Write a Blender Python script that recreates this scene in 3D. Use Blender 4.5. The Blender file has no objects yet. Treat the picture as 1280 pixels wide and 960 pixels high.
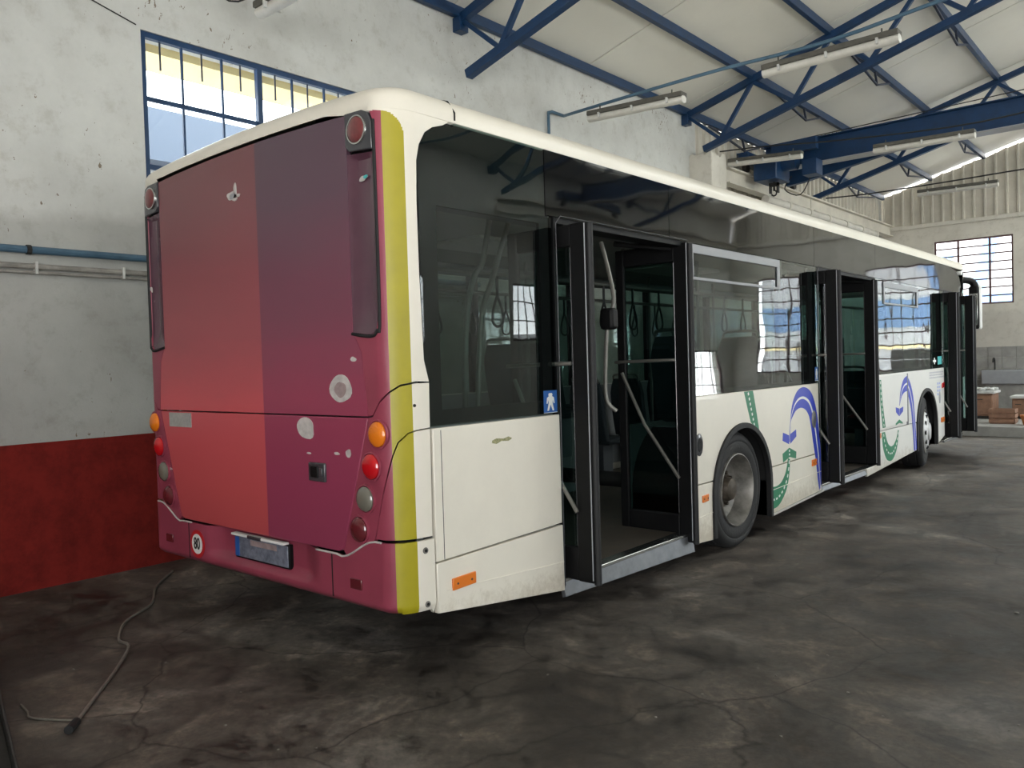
WORLD=7.0; EXPOSURE=0.62; RAILS=[[(-.5,1.25,2.42),(-.5,1.173,2.15),(-.5,1.092,2.05),(-.5,1.017,1.79),(-.5,.984,1.21),(-.5,1.02,.9)],[(-.5,1.43,2.42),(-.5,1.258,2.046),(-.5,1.151,1.794),(-.5,1.096,1.204),(-.5,1.14,.86)]]
import bpy, bmesh, math, random
from mathutils import Vector, Matrix
PI=math.pi
random.seed(7)
scn=bpy.context.scene
C=scn.collection

# ------------------------------------------------------------------ helpers
def finish(bm, ang=35):
    bmesh.ops.recalc_face_normals(bm, faces=bm.faces)
    for f in bm.faces: f.smooth=True
    for e in bm.edges:
        if len(e.link_faces)==2:
            e.smooth = e.calc_face_angle(0) < math.radians(ang)
        else: e.smooth=False

def obj(name, bm, mat, parent=None, loc=None, bevel=0, ang=35, recalc=True):
    if recalc: finish(bm, ang)
    me=bpy.data.meshes.new(name); bm.to_mesh(me); bm.free()
    o=bpy.data.objects.new(name, me); C.objects.link(o)
    for m in (mat if isinstance(mat,(list,tuple)) else [mat]): me.materials.append(m)
    if parent: o.parent=parent
    if loc: o.location=loc
    if bevel:
        md=o.modifiers.new('bevel','BEVEL'); md.width=bevel; md.segments=2; md.limit_method='ANGLE'; md.angle_limit=math.radians(40)
    return o

def thing(name, label, cat, loc=(0,0,0), rotz=0, group=None):
    o=bpy.data.objects.new(name,None); C.objects.link(o)
    o.empty_display_size=.2
    o.location=loc; o.rotation_euler=(0,0,rotz); o['label']=label; o['category']=cat
    if group: o['group']=group
    return o
def tag(o,label,cat,group=None):
    o['label']=label; o['category']=cat
    if group: o['group']=group
    return o
def struct(name,bm,m,**k):
    o=obj(name,bm,m,**k); o['kind']='structure'; return o

def box(bm,x0,x1,y0,y1,z0,z1,mi=0,mat=None):
    vs=[bm.verts.new((x,y,z)) for x in (x0,x1) for y in (y0,y1) for z in (z0,z1)]
    fs=[(0,1,3,2),(4,6,7,5),(0,4,5,1),(2,3,7,6),(0,2,6,4),(1,5,7,3)]
    out=[]
    for f in fs:
        g=bm.faces.new([vs[i] for i in f]); g.material_index=mi; out.append(g)
    if mat is not None:
        for v in vs: v.co=mat@v.co
    return out
def B(*a,**k):
    bm=bmesh.new(); box(bm,*a,**k); return bm
def tube(bm,pts,r,n=10,mi=0,cap=True):
    """round bar along a polyline"""
    pts=[Vector(p) for p in pts]; rings=[]
    up=None
    for i,p in enumerate(pts):
        if i==0: t=(pts[1]-p)
        elif i==len(pts)-1: t=(p-pts[i-1])
        else: t=((pts[i+1]-p).normalized()+(p-pts[i-1]).normalized())
        t.normalize()
        if up is None:
            up=Vector((0,0,1)) if abs(t.z)<.9 else Vector((1,0,0))
        a=t.cross(up)
        if a.length<1e-4: a=t.cross(Vector((0,1,0)))
        a.normalize(); b=a.cross(t).normalized(); up=b
        rr=r[i] if isinstance(r,(list,tuple)) else r
        rings.append([bm.verts.new(p+a*rr*math.cos(2*PI*k/n)+b*rr*math.sin(2*PI*k/n)) for k in range(n)])
    for i in range(len(rings)-1):
        for k in range(n):
            f=bm.faces.new([rings[i][k],rings[i][(k+1)%n],rings[i+1][(k+1)%n],rings[i+1][k]]); f.material_index=mi
    if cap:
        bm.faces.new(rings[0][::-1]).material_index=mi; bm.faces.new(rings[-1]).material_index=mi
def T(pts,r,n=10):
    bm=bmesh.new(); tube(bm,pts,r,n); return bm
def bar(bm,p,q,w,h,mi=0):
    """rectangular bar from p to q, w across, h in the vertical plane"""
    p=Vector(p);q=Vector(q);t=(q-p).normalized()
    up=Vector((0,0,1)) if abs(t.z)<.95 else Vector((0,1,0))
    a=t.cross(up).normalized(); b=a.cross(t).normalized()
    vs=[]
    for c in (p,q):
        for s,u in ((-1,-1),(1,-1),(1,1),(-1,1)): vs.append(bm.verts.new(c+a*s*w/2+b*u*h/2))
    for f in ((0,1,2,3),(7,6,5,4),(0,4,5,1),(1,5,6,2),(2,6,7,3),(3,7,4,0)):
        bm.faces.new([vs[i] for i in f]).material_index=mi
def smoothpath(pts,sub=6):
    P=[Vector(p) for p in pts]; out=[]
    for i in range(len(P)-1):
        p0=P[max(i-1,0)];p1=P[i];p2=P[i+1];p3=P[min(i+2,len(P)-1)]
        for k in range(sub):
            t=k/sub
            out.append(.5*((2*p1)+(-p0+p2)*t+(2*p0-5*p1+4*p2-p3)*t*t+(-p0+3*p1-3*p2+p3)*t**3))
    out.append(P[-1]); return out
def lathe(bm,prof,axis='X',n=64,center=(0,0,0),mi=0,close=False,caps=True):
    """profile = [(along axis, radius)]"""
    c=Vector(center); rings=[]
    for a,r in prof:
        ring=[]
        for k in range(n):
            s=2*PI*k/n
            if axis=='X': v=Vector((a,r*math.cos(s),r*math.sin(s)))
            elif axis=='Y': v=Vector((r*math.cos(s),a,r*math.sin(s)))
            else: v=Vector((r*math.cos(s),r*math.sin(s),a))
            ring.append(bm.verts.new(c+v))
        rings.append(ring)
    L=len(rings)
    for i in range(L if close else L-1):
        A=rings[i];Bq=rings[(i+1)%L]
        for k in range(n):
            f=bm.faces.new([A[k],A[(k+1)%n],Bq[(k+1)%n],Bq[k]]); f.material_index=mi
    if not close and caps:
        bm.faces.new(rings[0][::-1]).material_index=mi; bm.faces.new(rings[-1]).material_index=mi
def panel(poly, mapf, t=.02, off=0., ucuts=(), zcuts=(), disp=None, mats=None, name=None, holes=()):
    """cut-out plate: polygon (u,z) -> body surface, thickness t below offset off"""
    bm=bmesh.new()
    vs=[bm.verts.new((u,z,0)) for u,z in poly]
    f=bm.faces.new(vs)
    f.normal_update()
    bmesh.ops.triangulate(bm,faces=[f],ngon_method='EAR_CLIP')
    for u in ucuts:
        bmesh.ops.bisect_plane(bm,geom=bm.verts[:]+bm.edges[:]+bm.faces[:],plane_co=(u,0,0),plane_no=(1,0,0),dist=1e-5)
    for z in zcuts:
        bmesh.ops.bisect_plane(bm,geom=bm.verts[:]+bm.edges[:]+bm.faces[:],plane_co=(0,z,0),plane_no=(0,1,0),dist=1e-5)
    if mats:
        for f in bm.faces: f.material_index=mats(f.calc_center_median())
    if t>0:
        r=bmesh.ops.extrude_face_region(bm,geom=bm.faces[:])
        for e in r['geom']:
            if isinstance(e,bmesh.types.BMVert): e.co.z=-t
    for v in bm.verts:
        w=off+v.co.z
        if disp: w+=disp(v.co.x,v.co.y)
        v.co=Vector(mapf(v.co.x,v.co.y,w))
    return bm
def shell(bm,vec):
    r=bmesh.ops.extrude_face_region(bm,geom=bm.faces[:])
    for e in r['geom']:
        if isinstance(e,bmesh.types.BMVert): e.co+=Vector(vec)
def frange(a,b,s):
    n=max(1,int(round((b-a)/s))); return [a+(b-a)*i/n for i in range(1,n)]

# ------------------------------------------------------------------ materials
def newmat(name):
    m=bpy.data.materials.new(name); m.use_nodes=True
    nt=m.node_tree; nt.nodes.clear()
    out=nt.nodes.new('ShaderNodeOutputMaterial'); p=nt.nodes.new('ShaderNodeBsdfPrincipled')
    nt.links.new(p.outputs[0],out.inputs[0])
    return m,nt,p
def N(nt,t,**k):
    n=nt.nodes.new(t)
    for a,b in k.items():
        if a.startswith('i_'):
            key=a[2:]; n.inputs[int(key) if key.isdigit() else key].default_value=b
        else: setattr(n,a,b)
    return n
def ramp(nt,stops,fac,interp='LINEAR'):
    r=nt.nodes.new('ShaderNodeValToRGB'); r.color_ramp.interpolation=interp
    e=r.color_ramp.elements
    while len(e)<len(stops): e.new(.5)
    for i,(p,c) in enumerate(stops):
        e[i].position=p; e[i].color=(*c,1) if len(c)==3 else c
    nt.links.new(fac,r.inputs[0]); return r
def simple(name,col,rough=.5,metal=0,noise=.0,nscale=8,bump=0,bscale=40,coat=0,spec=.5,col2=None,emit=None,estr=0):
    m,nt,p=newmat(name); L=nt.links
    p.inputs['Base Color'].default_value=(*col,1); p.inputs['Roughness'].default_value=rough
    p.inputs['Metallic'].default_value=metal; p.inputs['Coat Weight'].default_value=coat
    p.inputs['Specular IOR Level'].default_value=spec
    if emit:
        p.inputs['Emission Color'].default_value=(*emit,1); p.inputs['Emission Strength'].default_value=estr
    if noise or bump:
        tc=N(nt,'ShaderNodeTexCoord')
    if noise:
        n=N(nt,'ShaderNodeTexNoise',i_Scale=nscale,i_Detail=8,i_Roughness=.65); L.new(tc.outputs['Object'],n.inputs['Vector'])
        c2=col2 or tuple(c*(1-noise) for c in col)
        r=ramp(nt,[(.35,c2),(.62,col)],n.outputs[0]); L.new(r.outputs[0],p.inputs['Base Color'])
        mr=N(nt,'ShaderNodeMapRange',i_3=max(rough-.08,0),i_4=min(rough+.12,1)); L.new(n.outputs[0],mr.inputs[0]); L.new(mr.outputs[0],p.inputs['Roughness'])
    if bump:
        n2=N(nt,'ShaderNodeTexNoise',i_Scale=bscale,i_Detail=4); L.new(tc.outputs['Object'],n2.inputs['Vector'])
        b=N(nt,'ShaderNodeBump',i_Strength=bump,i_Distance=.01); L.new(n2.outputs[0],b.inputs['Height']); L.new(b.outputs[0],p.inputs['Normal'])
    return m
def cream_mat(name,col,dirt=(.42,.36,.27)):
    m,nt,p=newmat(name); L=nt.links
    tc=N(nt,'ShaderNodeTexCoord')
    n=N(nt,'ShaderNodeTexNoise',i_Scale=1.7,i_Detail=9,i_Roughness=.7); L.new(tc.outputs['Object'],n.inputs['Vector'])
    r=ramp(nt,[(.3,tuple(.93*c for c in col)),(.6,col)],n.outputs[0])
    # road grime along the skirts, broken up by noise
    sx=N(nt,'ShaderNodeSeparateXYZ'); L.new(tc.outputs['Object'],sx.inputs[0])
    n2=N(nt,'ShaderNodeTexNoise',i_Scale=14,i_Detail=8,i_Roughness=.75); L.new(tc.outputs['Object'],n2.inputs['Vector'])
    ad=N(nt,'ShaderNodeMath',operation='MULTIPLY_ADD',i_1=-.5); L.new(n2.outputs[0],ad.inputs[0]); L.new(sx.outputs[2],ad.inputs[2])
    mr=N(nt,'ShaderNodeMapRange',i_1=-.07,i_2=.08,i_3=.55,i_4=0.); L.new(ad.outputs[0],mr.inputs[0])
    mx=N(nt,'ShaderNodeMixRGB',i_2=(*dirt,1)); L.new(mr.outputs[0],mx.inputs[0]); L.new(r.outputs[0],mx.inputs[1]); mx.inputs[2].default_value=(*dirt,1)
    L.new(mx.outputs[0],p.inputs['Base Color'])
    p.inputs['Roughness'].default_value=.38; p.inputs['Coat Weight'].default_value=.15
    return m
M={}
M['cream']=cream_mat('cream_paint',(.80,.755,.66))
M['white']=cream_mat('white_paint',(.80,.79,.76))
M['yellow']=simple('yellow_film',(.40,.345,.012),.42,noise=.12,nscale=3)
M['maroon']=simple('maroon_film',(.32,.055,.092),.36,noise=.18,nscale=3,coat=.1)
M['rubber']=simple('black_rubber',(.010,.010,.011),.6,noise=.4,nscale=20)
M['blackmetal']=simple('black_painted_metal',(.006,.006,.0065),.5,noise=.3,nscale=12,spec=.2)
M['dark']=simple('dark_underside',(.008,.008,.008),.8)
M['chrome']=simple('polished_metal',(.62,.62,.60),.22,metal=1,noise=.1)
M['alu']=simple('brushed_aluminium',(.26,.27,.29),.40,metal=.8,noise=.25,nscale=9)
M['greyframe']=simple('grey_frame',(.33,.34,.36),.42,noise=.1)
M['silverpaint']=simple('silver_edge',(.60,.58,.54),.4,metal=.4)
M['darkgrey']=simple('dark_grey_plastic',(.055,.055,.062),.22,noise=.15,coat=.3)
M['seatfab']=simple('dark_seat_fabric',(.018,.028,.034),.85,noise=.4,nscale=60)
M['seatshell']=simple('grey_seat_shell',(.08,.09,.10),.5)
M['intwall']=simple('interior_grey_panel',(.20,.21,.21),.6)
M['intceil']=simple('interior_ceiling',(.30,.30,.29),.5)
M['pole']=simple('interior_handrail',(.16,.155,.14),.35,metal=.5)
M['lampglass_a']=simple('amber_lens',(.85,.22,.01),.18,coat=.6,bump=.3,bscale=120)
M['lampglass_r']=simple('red_lens',(.55,.006,.012),.15,coat=.8)
M['lampglass_d']=simple('dark_red_lens',(.12,.014,.02),.2,coat=.8)
M['lampglass_g']=simple('grey_lens',(.17,.16,.13),.2,coat=.8)
M['topred']=simple('faded_red_lens',(.20,.045,.048),.3,coat=.4,noise=.35,nscale=25)
M['amberrefl']=simple('amber_reflector',(.75,.19,.02),.3,coat=.4,bump=.2,bscale=200)
M['stickwhite']=simple('white_sticker',(.80,.80,.78),.5)
M['stickred']=simple('red_sticker',(.50,.015,.02),.5)
M['stickblack']=simple('black_print',(.012,.012,.012),.5)
M['stickblue']=simple('blue_sticker',(.02,.10,.35),.45)
M['stickteal']=simple('teal_sticker',(.06,.45,.45),.45)
M['roadgreen']=simple('green_film',(.012,.20,.095),.42,noise=.1)
M['roadblue']=simple('blue_film',(.035,.06,.50),.42,noise=.1)
M['faded']=simple('faded_pink_filler',(.40,.30,.30),.6,noise=.3,nscale=20)
M['primer']=simple('bare_white_filler',(.62,.58,.56),.6,noise=.3,nscale=14)
M['blue']=simple('blue_steel_paint',(.004,.036,.108),.42,noise=.3,nscale=6,bump=.15,bscale=30)
M['bluedark']=simple('blue_grey_steel_paint',(.022,.032,.060),.5,noise=.3,nscale=6)
M['bluepipe']=simple('blue_grey_conduit',(.07,.14,.21),.45,noise=.2)
M['cable']=simple('black_cable',(.015,.015,.015),.6)
M['tubeglass']=simple('fluorescent_cover',(.62,.60,.55),.35,noise=.12,nscale=9)
M['fixture']=simple('dusty_fixture_body',(.10,.095,.08),.7,noise=.3,nscale=12)
M['wood']=simple('wood',(.12,.10,.08),.7)

def rear_mat():
    """two-tone vinyl film: salmon over maroon on one half, plum on the other"""
    m,nt,p=newmat('two_tone_rear_film'); L=nt.links
    tc=N(nt,'ShaderNodeTexCoord'); s=N(nt,'ShaderNodeSeparateXYZ'); L.new(tc.outputs['Object'],s.inputs[0])
    nz=N(nt,'ShaderNodeTexNoise',i_Scale=1.2,i_Detail=6,i_Roughness=.6)
    mp=N(nt,'ShaderNodeMapping'); mp.inputs['Scale'].default_value=(1,1,3.5); L.new(tc.outputs['Object'],mp.inputs[0]); L.new(mp.outputs[0],nz.inputs[0])
    a=N(nt,'ShaderNodeMath',operation='MULTIPLY_ADD',i_1=.35); L.new(nz.outputs[0],a.inputs[0]); L.new(s.outputs[2],a.inputs[2])
    mr=N(nt,'ShaderNodeMapRange',i_1=.55,i_2=2.95); L.new(a.outputs[0],mr.inputs[0])
    rl=ramp(nt,[(0,(.42,.066,.072)),(.18,(.54,.085,.092)),(.38,(.60,.090,.108)),(.56,(.37,.076,.094)),(.85,(.22,.064,.076)),(1,(.18,.060,.068))],mr.outputs[0])
    rr=ramp(nt,[(0,(.27,.045,.090)),(.22,(.30,.045,.098)),(.42,(.33,.050,.100)),(.60,(.21,.053,.090)),(.85,(.118,.057,.086)),(1,(.098,.054,.078))],mr.outputs[0])
    gt=N(nt,'ShaderNodeMath',operation='GREATER_THAN',i_1=-1.115); L.new(s.outputs[0],gt.inputs[0])
    mx=N(nt,'ShaderNodeMixRGB'); L.new(gt.outputs[0],mx.inputs[0]); L.new(rl.outputs[0],mx.inputs[1]); L.new(rr.outputs[0],mx.inputs[2])
    L.new(mx.outputs[0],p.inputs['Base Color'])
    p.inputs['Roughness'].default_value=.36; p.inputs['Coat Weight'].default_value=.12
    return m
M['rear']=rear_mat()

def glass_mat(name,tint=(.25,.30,.29),wave=.05,refl=1.5):
    m,nt,p=newmat(name); L=nt.links
    nt.nodes.remove(p); out=[n for n in nt.nodes if n.type=='OUTPUT_MATERIAL'][0]
    tr=N(nt,'ShaderNodeBsdfTransparent'); tr.inputs[0].default_value=(*tint,1)
    gl=N(nt,'ShaderNodeBsdfGlossy'); gl.inputs['Roughness'].default_value=.015; gl.inputs[0].default_value=(.95,.97,.97,1)
    fr=N(nt,'ShaderNodeFresnel',i_0=refl); mx=N(nt,'ShaderNodeMixShader')
    ge=N(nt,'ShaderNodeNewGeometry'); sb=N(nt,'ShaderNodeMath',operation='SUBTRACT',i_0=1.); L.new(ge.outputs['Backfacing'],sb.inputs[1])
    ml=N(nt,'ShaderNodeMath',operation='MULTIPLY'); L.new(fr.outputs[0],ml.inputs[0]); L.new(sb.outputs[0],ml.inputs[1])
    L.new(ml.outputs[0],mx.inputs[0]); L.new(tr.outputs[0],mx.inputs[1]); L.new(gl.outputs[0],mx.inputs[2]); L.new(mx.outputs[0],out.inputs[0])
    if wave:
        tc=N(nt,'ShaderNodeTexCoord'); n=N(nt,'ShaderNodeTexNoise',i_Scale=1.1,i_Detail=1.5)
        L.new(tc.outputs['Object'],n.inputs[0])
        b=N(nt,'ShaderNodeBump',i_Strength=wave,i_Distance=.5); L.new(n.outputs[0],b.inputs['Height'])
        L.new(b.outputs[0],gl.inputs['Normal'])
    return m
M['glass']=glass_mat('tinted_bus_glass',(.62,.70,.68),.014,1.6)
M['glassleft']=glass_mat('clear_bus_glass',(.85,.90,.88),.018,1.5)
M['doorglass']=glass_mat('door_glass',(.50,.62,.60),0,1.55)
M['winglass']=glass_mat('window_pane_glass',(.90,.92,.92),0,1.35)
def skymat():
    m,nt,p=newmat('added_translucent_sheet'); L=nt.links; nt.nodes.remove(p); out=[n for n in nt.nodes if n.type=='OUTPUT_MATERIAL'][0]
    tr=N(nt,'ShaderNodeBsdfTransparent'); tr.inputs[0].default_value=(.92,.92,.88,1)
    d=N(nt,'ShaderNodeBsdfDiffuse'); d.inputs[0].default_value=(.6,.6,.56,1); mx=N(nt,'ShaderNodeMixShader',i_0=.18)
    L.new(tr.outputs[0],mx.inputs[1]); L.new(d.outputs[0],mx.inputs[2]); L.new(mx.outputs[0],out.inputs[0]); return m
M['added_skylight']=skymat()
def blackglass():
    m,nt,p=newmat('opaque_black_glass'); L=nt.links
    p.inputs['Base Color'].default_value=(.004,.0045,.005,1); p.inputs['Roughness'].default_value=.04
    tc=N(nt,'ShaderNodeTexCoord'); n=N(nt,'ShaderNodeTexNoise',i_Scale=1.1,i_Detail=1.5); L.new(tc.outputs['Object'],n.inputs[0])
    b=N(nt,'ShaderNodeBump',i_Strength=.012,i_Distance=.5); L.new(n.outputs[0],b.inputs['Height']); L.new(b.outputs[0],p.inputs['Normal'])
    p.inputs['IOR'].default_value=1.33
    return m
M['blackglass']=blackglass()

def floor_mat():
    m,nt,p=newmat('oil_stained_concrete'); L=nt.links
    tc=N(nt,'ShaderNodeTexCoord')
    n1=N(nt,'ShaderNodeTexNoise',i_Scale=.55,i_Detail=10,i_Roughness=.62,i_Distortion=.6); L.new(tc.outputs['Object'],n1.inputs[0])
    n2=N(nt,'ShaderNodeTexNoise',i_Scale=2.6,i_Detail=14,i_Roughness=.72,i_Distortion=.5); L.new(tc.outputs['Object'],n2.inputs[0])
    n3=N(nt,'ShaderNodeTexNoise',i_Scale=17,i_Detail=12,i_Roughness=.85); L.new(tc.outputs['Object'],n3.inputs[0])
    r1=ramp(nt,[(.38,(.036,.029,.024)),(.445,(.072,.061,.052)),(.54,(.105,.091,.079)),(.575,(.15,.135,.12)),(.72,(.21,.19,.17))],n1.outputs[0])
    r2=ramp(nt,[(.38,(.32,.30,.29)),(.445,(.78,.78,.78)),(.55,(1.08,1.07,1.06)),(.60,(1.55,1.5,1.45)),(.70,(2.0,1.95,1.85))],n2.outputs[0])
    r3=ramp(nt,[(.33,(.55,.55,.55)),(.5,(1.0,1.0,1.0)),(.62,(1.45,1.42,1.38)),(.72,(2.6,2.45,2.2))],n3.outputs[0])
    m1=N(nt,'ShaderNodeMixRGB',blend_type='MULTIPLY',i_0=1.); L.new(r1.outputs[0],m1.inputs[1]); L.new(r2.outputs[0],m1.inputs[2])
    m2=N(nt,'ShaderNodeMixRGB',blend_type='MULTIPLY',i_0=.8); L.new(m1.outputs[0],m2.inputs[1]); L.new(r3.outputs[0],m2.inputs[2])
    # hairline cracks
    wn=N(nt,'ShaderNodeTexNoise',i_Scale=1.6,i_Detail=5); L.new(tc.outputs['Object'],wn.inputs[0])
    mxv=N(nt,'ShaderNodeMixRGB',i_0=.30); L.new(tc.outputs['Object'],mxv.inputs[1]); L.new(wn.outputs['Color'],mxv.inputs[2])
    v=N(nt,'ShaderNodeTexVoronoi',feature='DISTANCE_TO_EDGE',i_Scale=.9); L.new(mxv.outputs[0],v.inputs['Vector'])
    cr=ramp(nt,[(0,(.25,.25,.25)),(.006,(1,1,1))],v.outputs['Distance'])
    m3=N(nt,'ShaderNodeMixRGB',blend_type='MULTIPLY',i_0=.75); L.new(m2.outputs[0],m3.inputs[1]); L.new(cr.outputs[0],m3.inputs[2])
    L.new(m3.outputs[0],p.inputs['Base Color'])
    rr=ramp(nt,[(.35,(.38,.38,.38)),(.6,(.72,.72,.72))],n2.outputs[0]); L.new(rr.outputs[0],p.inputs['Roughness'])
    p.inputs['Specular IOR Level'].default_value=.4
    ad=N(nt,'ShaderNodeMath',operation='ADD'); L.new(n3.outputs[0],ad.inputs[0]); L.new(n2.outputs[0],ad.inputs[1])
    b=N(nt,'ShaderNodeBump',i_Strength=.5,i_Distance=.012); L.new(ad.outputs[0],b.inputs['Height']); L.new(b.outputs[0],p.inputs['Normal'])
    return m
M['floor']=floor_mat()

def wall_mat(name,up,low,zline=2.78,red=None,zred=1.03,spots=1.):
    m,nt,p=newmat(name); L=nt.links
    tc=N(nt,'ShaderNodeTexCoord'); s=N(nt,'ShaderNodeSeparateXYZ'); L.new(tc.outputs['Object'],s.inputs[0])
    n1=N(nt,'ShaderNodeTexNoise',i_Scale=.9,i_Detail=9,i_Roughness=.66); L.new(tc.outputs['Object'],n1.inputs[0])
    n2=N(nt,'ShaderNodeTexNoise',i_Scale=5.5,i_Detail=10,i_Roughness=.7); L.new(tc.outputs['Object'],n2.inputs[0])
    # old paint line: z wobbles with noise
    a=N(nt,'ShaderNodeMath',operation='MULTIPLY_ADD',i_1=.35); L.new(n1.outputs[0],a.inputs[0]); L.new(s.outputs[2],a.inputs[2])
    mr=N(nt,'ShaderNodeMapRange',i_1=zline+.13,i_2=zline+.25); L.new(a.outputs[0],mr.inputs[0])
    mx=N(nt,'ShaderNodeMixRGB'); mx.inputs[1].default_value=(*low,1); mx.inputs[2].default_value=(*up,1); L.new(mr.outputs[0],mx.inputs[0])
    r=ramp(nt,[(.28,(.80,.79,.77)),(.5,(.95,.95,.94)),(.68,(1.05,1.05,1.04))],n1.outputs[0])
    m1=N(nt,'ShaderNodeMixRGB',blend_type='MULTIPLY',i_0=1.); L.new(mx.outputs[0],m1.inputs[1]); L.new(r.outputs[0],m1.inputs[2])
    r2=ramp(nt,[(.33,(.74,.72,.68)),(.47,(.98,.98,.98)),(.7,(1.04,1.04,1.03))],n2.outputs[0])
    m2=N(nt,'ShaderNodeMixRGB',blend_type='MULTIPLY',i_0=.55); L.new(m1.outputs[0],m2.inputs[1]); L.new(r2.outputs[0],m2.inputs[2])
    # flaked spots
    mp=N(nt,'ShaderNodeMapping'); mp.inputs['Scale'].default_value=(1,1,.6); L.new(tc.outputs['Object'],mp.inputs[0])
    n4=N(nt,'ShaderNodeTexNoise',i_Scale=24,i_Detail=4,i_Roughness=.65,i_Distortion=.6); L.new(mp.outputs[0],n4.inputs[0])
    n5=N(nt,'ShaderNodeTexNoise',i_Scale=.8,i_Detail=2); L.new(tc.outputs['Object'],n5.inputs[0])
    mu=N(nt,'ShaderNodeMath',operation='MULTIPLY_ADD',i_1=.55); L.new(n5.outputs[0],mu.inputs[0]); L.new(n4.outputs[0],mu.inputs[2])
    fl=ramp(nt,[(.985,(0,0,0)),(1.0,(spots,)*3)],mu.outputs[0])
    m3=N(nt,'ShaderNodeMixRGB'); m3.inputs[2].default_value=(.20,.16,.12,1); L.new(fl.outputs[0],m3.inputs[0]); L.new(m2.outputs[0],m3.inputs[1])
    last=m3
    if red:
        ar=N(nt,'ShaderNodeMath',operation='GREATER_THAN',i_1=zred); L.new(s.outputs[2],ar.inputs[0])
        rc=ramp(nt,[(.3,tuple(.55*c for c in red)),(.6,red)],n2.outputs[0])
        m4=N(nt,'ShaderNodeMixRGB'); L.new(ar.outputs[0],m4.inputs[0]); L.new(rc.outputs[0],m4.inputs[1]); L.new(last.outputs[0],m4.inputs[2]); last=m4
    L.new(last.outputs[0],p.inputs['Base Color']); p.inputs['Roughness'].default_value=.85; p.inputs['Specular IOR Level'].default_value=.2
    b=N(nt,'ShaderNodeBump',i_Strength=.35,i_Distance=.02); L.new(n2.outputs[0],b.inputs['Height']); L.new(b.outputs[0],p.inputs['Normal'])
    return m
M['wall']=wall_mat('weathered_plaster',(.585,.59,.575),(.45,.452,.435),2.75,(.20,.016,.012),1.035)
M['wallright']=wall_mat('pale_plaster',(.72,.71,.67),(.66,.65,.60),2.2,None,0,.3)
M['wallfar']=wall_mat('cream_plaster',(.66,.63,.57),(.60,.57,.52),2.4,None,0,.3)
M['sheet']=simple('cream_corrugated_sheet',(.60,.565,.49),.6,noise=.18,nscale=2)
M['roofpanel']=simple('roof_sandwich_panel',(.80,.775,.70),.42,noise=.06,nscale=.8)
M['tile']=simple('grey_wall_tiles',(.34,.33,.31),.4,noise=.25,nscale=5)
M['paleconc']=simple('pale_concrete',(.32,.31,.29),.8,noise=.2,nscale=5,bump=.2)
M['joint']=simple('dark_joint',(.05,.05,.05),.7)
M['extwhite']=simple('exterior_white_render',(.40,.40,.41),.8)
M['extblue']=simple('exterior_blue_sheet',(.13,.21,.36),.6)
M['extyellow']=simple('exterior_ochre_render',(.85,.70,.38),.8)
M['extroof']=simple('exterior_grey_blue_sheet',(.055,.075,.11),.5)
M['extground']=simple('exterior_concrete',(.42,.41,.39),.9,noise=.15,nscale=2)
M['boxbrown']=simple('brown_cabinet_front',(.30,.16,.10),.6,noise=.35,nscale=9)
M['terracotta']=simple('terracotta_plastic',(.55,.20,.07),.6)
M['papers']=simple('white_worktop',(.60,.60,.58),.6,noise=.2,nscale=12)
M['plate']=simple('smeared_number_plate',(.22,.24,.30),.35,noise=.5,nscale=26,col2=(.10,.11,.15))
M['steel']=simple('worn_dark_steel',(.05,.048,.045),.5,metal=.3,noise=.5,nscale=22)
M['hose']=simple('grey_cable_sheath',(.20,.185,.16),.5,noise=.4,nscale=30)
M['vinyl']=simple('worn_wood_pattern_vinyl',(.075,.060,.045),.55,noise=.45,nscale=9)
M['tyre']=simple('tyre_rubber',(.022,.022,.023),.75,noise=.35,nscale=14,bump=.3,bscale=60)
M['rim']=simple('dusty_steel_rim',(.30,.285,.26),.42,metal=.55,noise=.5,nscale=9)
M['hubm']=simple('oily_hub',(.10,.08,.06),.5,metal=.5,noise=.6,nscale=18)
M['hubcap']=simple('silver_hubcap',(.62,.62,.62),.4,metal=.4)
# ------------------------------------------------------------------ camera
F=Vector((-0.65456328,0.75554672,-0.02638318)); R_=Vector((0.75599045,0.65391758,-0.02949997)); U_=Vector((0.00503618,0.03925504,0.99921653))
cam=bpy.data.cameras.new('camera'); co=bpy.data.objects.new('camera',cam); C.objects.link(co)
mw=Matrix((R_,U_,-F)).transposed().to_4x4(); mw.translation=Vector((2.90478589,-2.51027605,1.52539403)); co.matrix_world=mw
cam.sensor_width=36; cam.lens=1011.05*36/1280; cam.clip_end=300; cam.clip_start=.02
scn.camera=co

# ------------------------------------------------------------------ hall shell
ZF=-.05; XL=-3.68; XR=8.0; YB=-7.5; YE=20.2; XM=(XL+XR)/2
def zr(x): return 5.61+.275*((x-XL) if x<XM else (XR-x))
struct('floor',B(XL-.3,XR+.3,YB-.3,YE+.3,ZF-.2,ZF),M['floor'])

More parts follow.
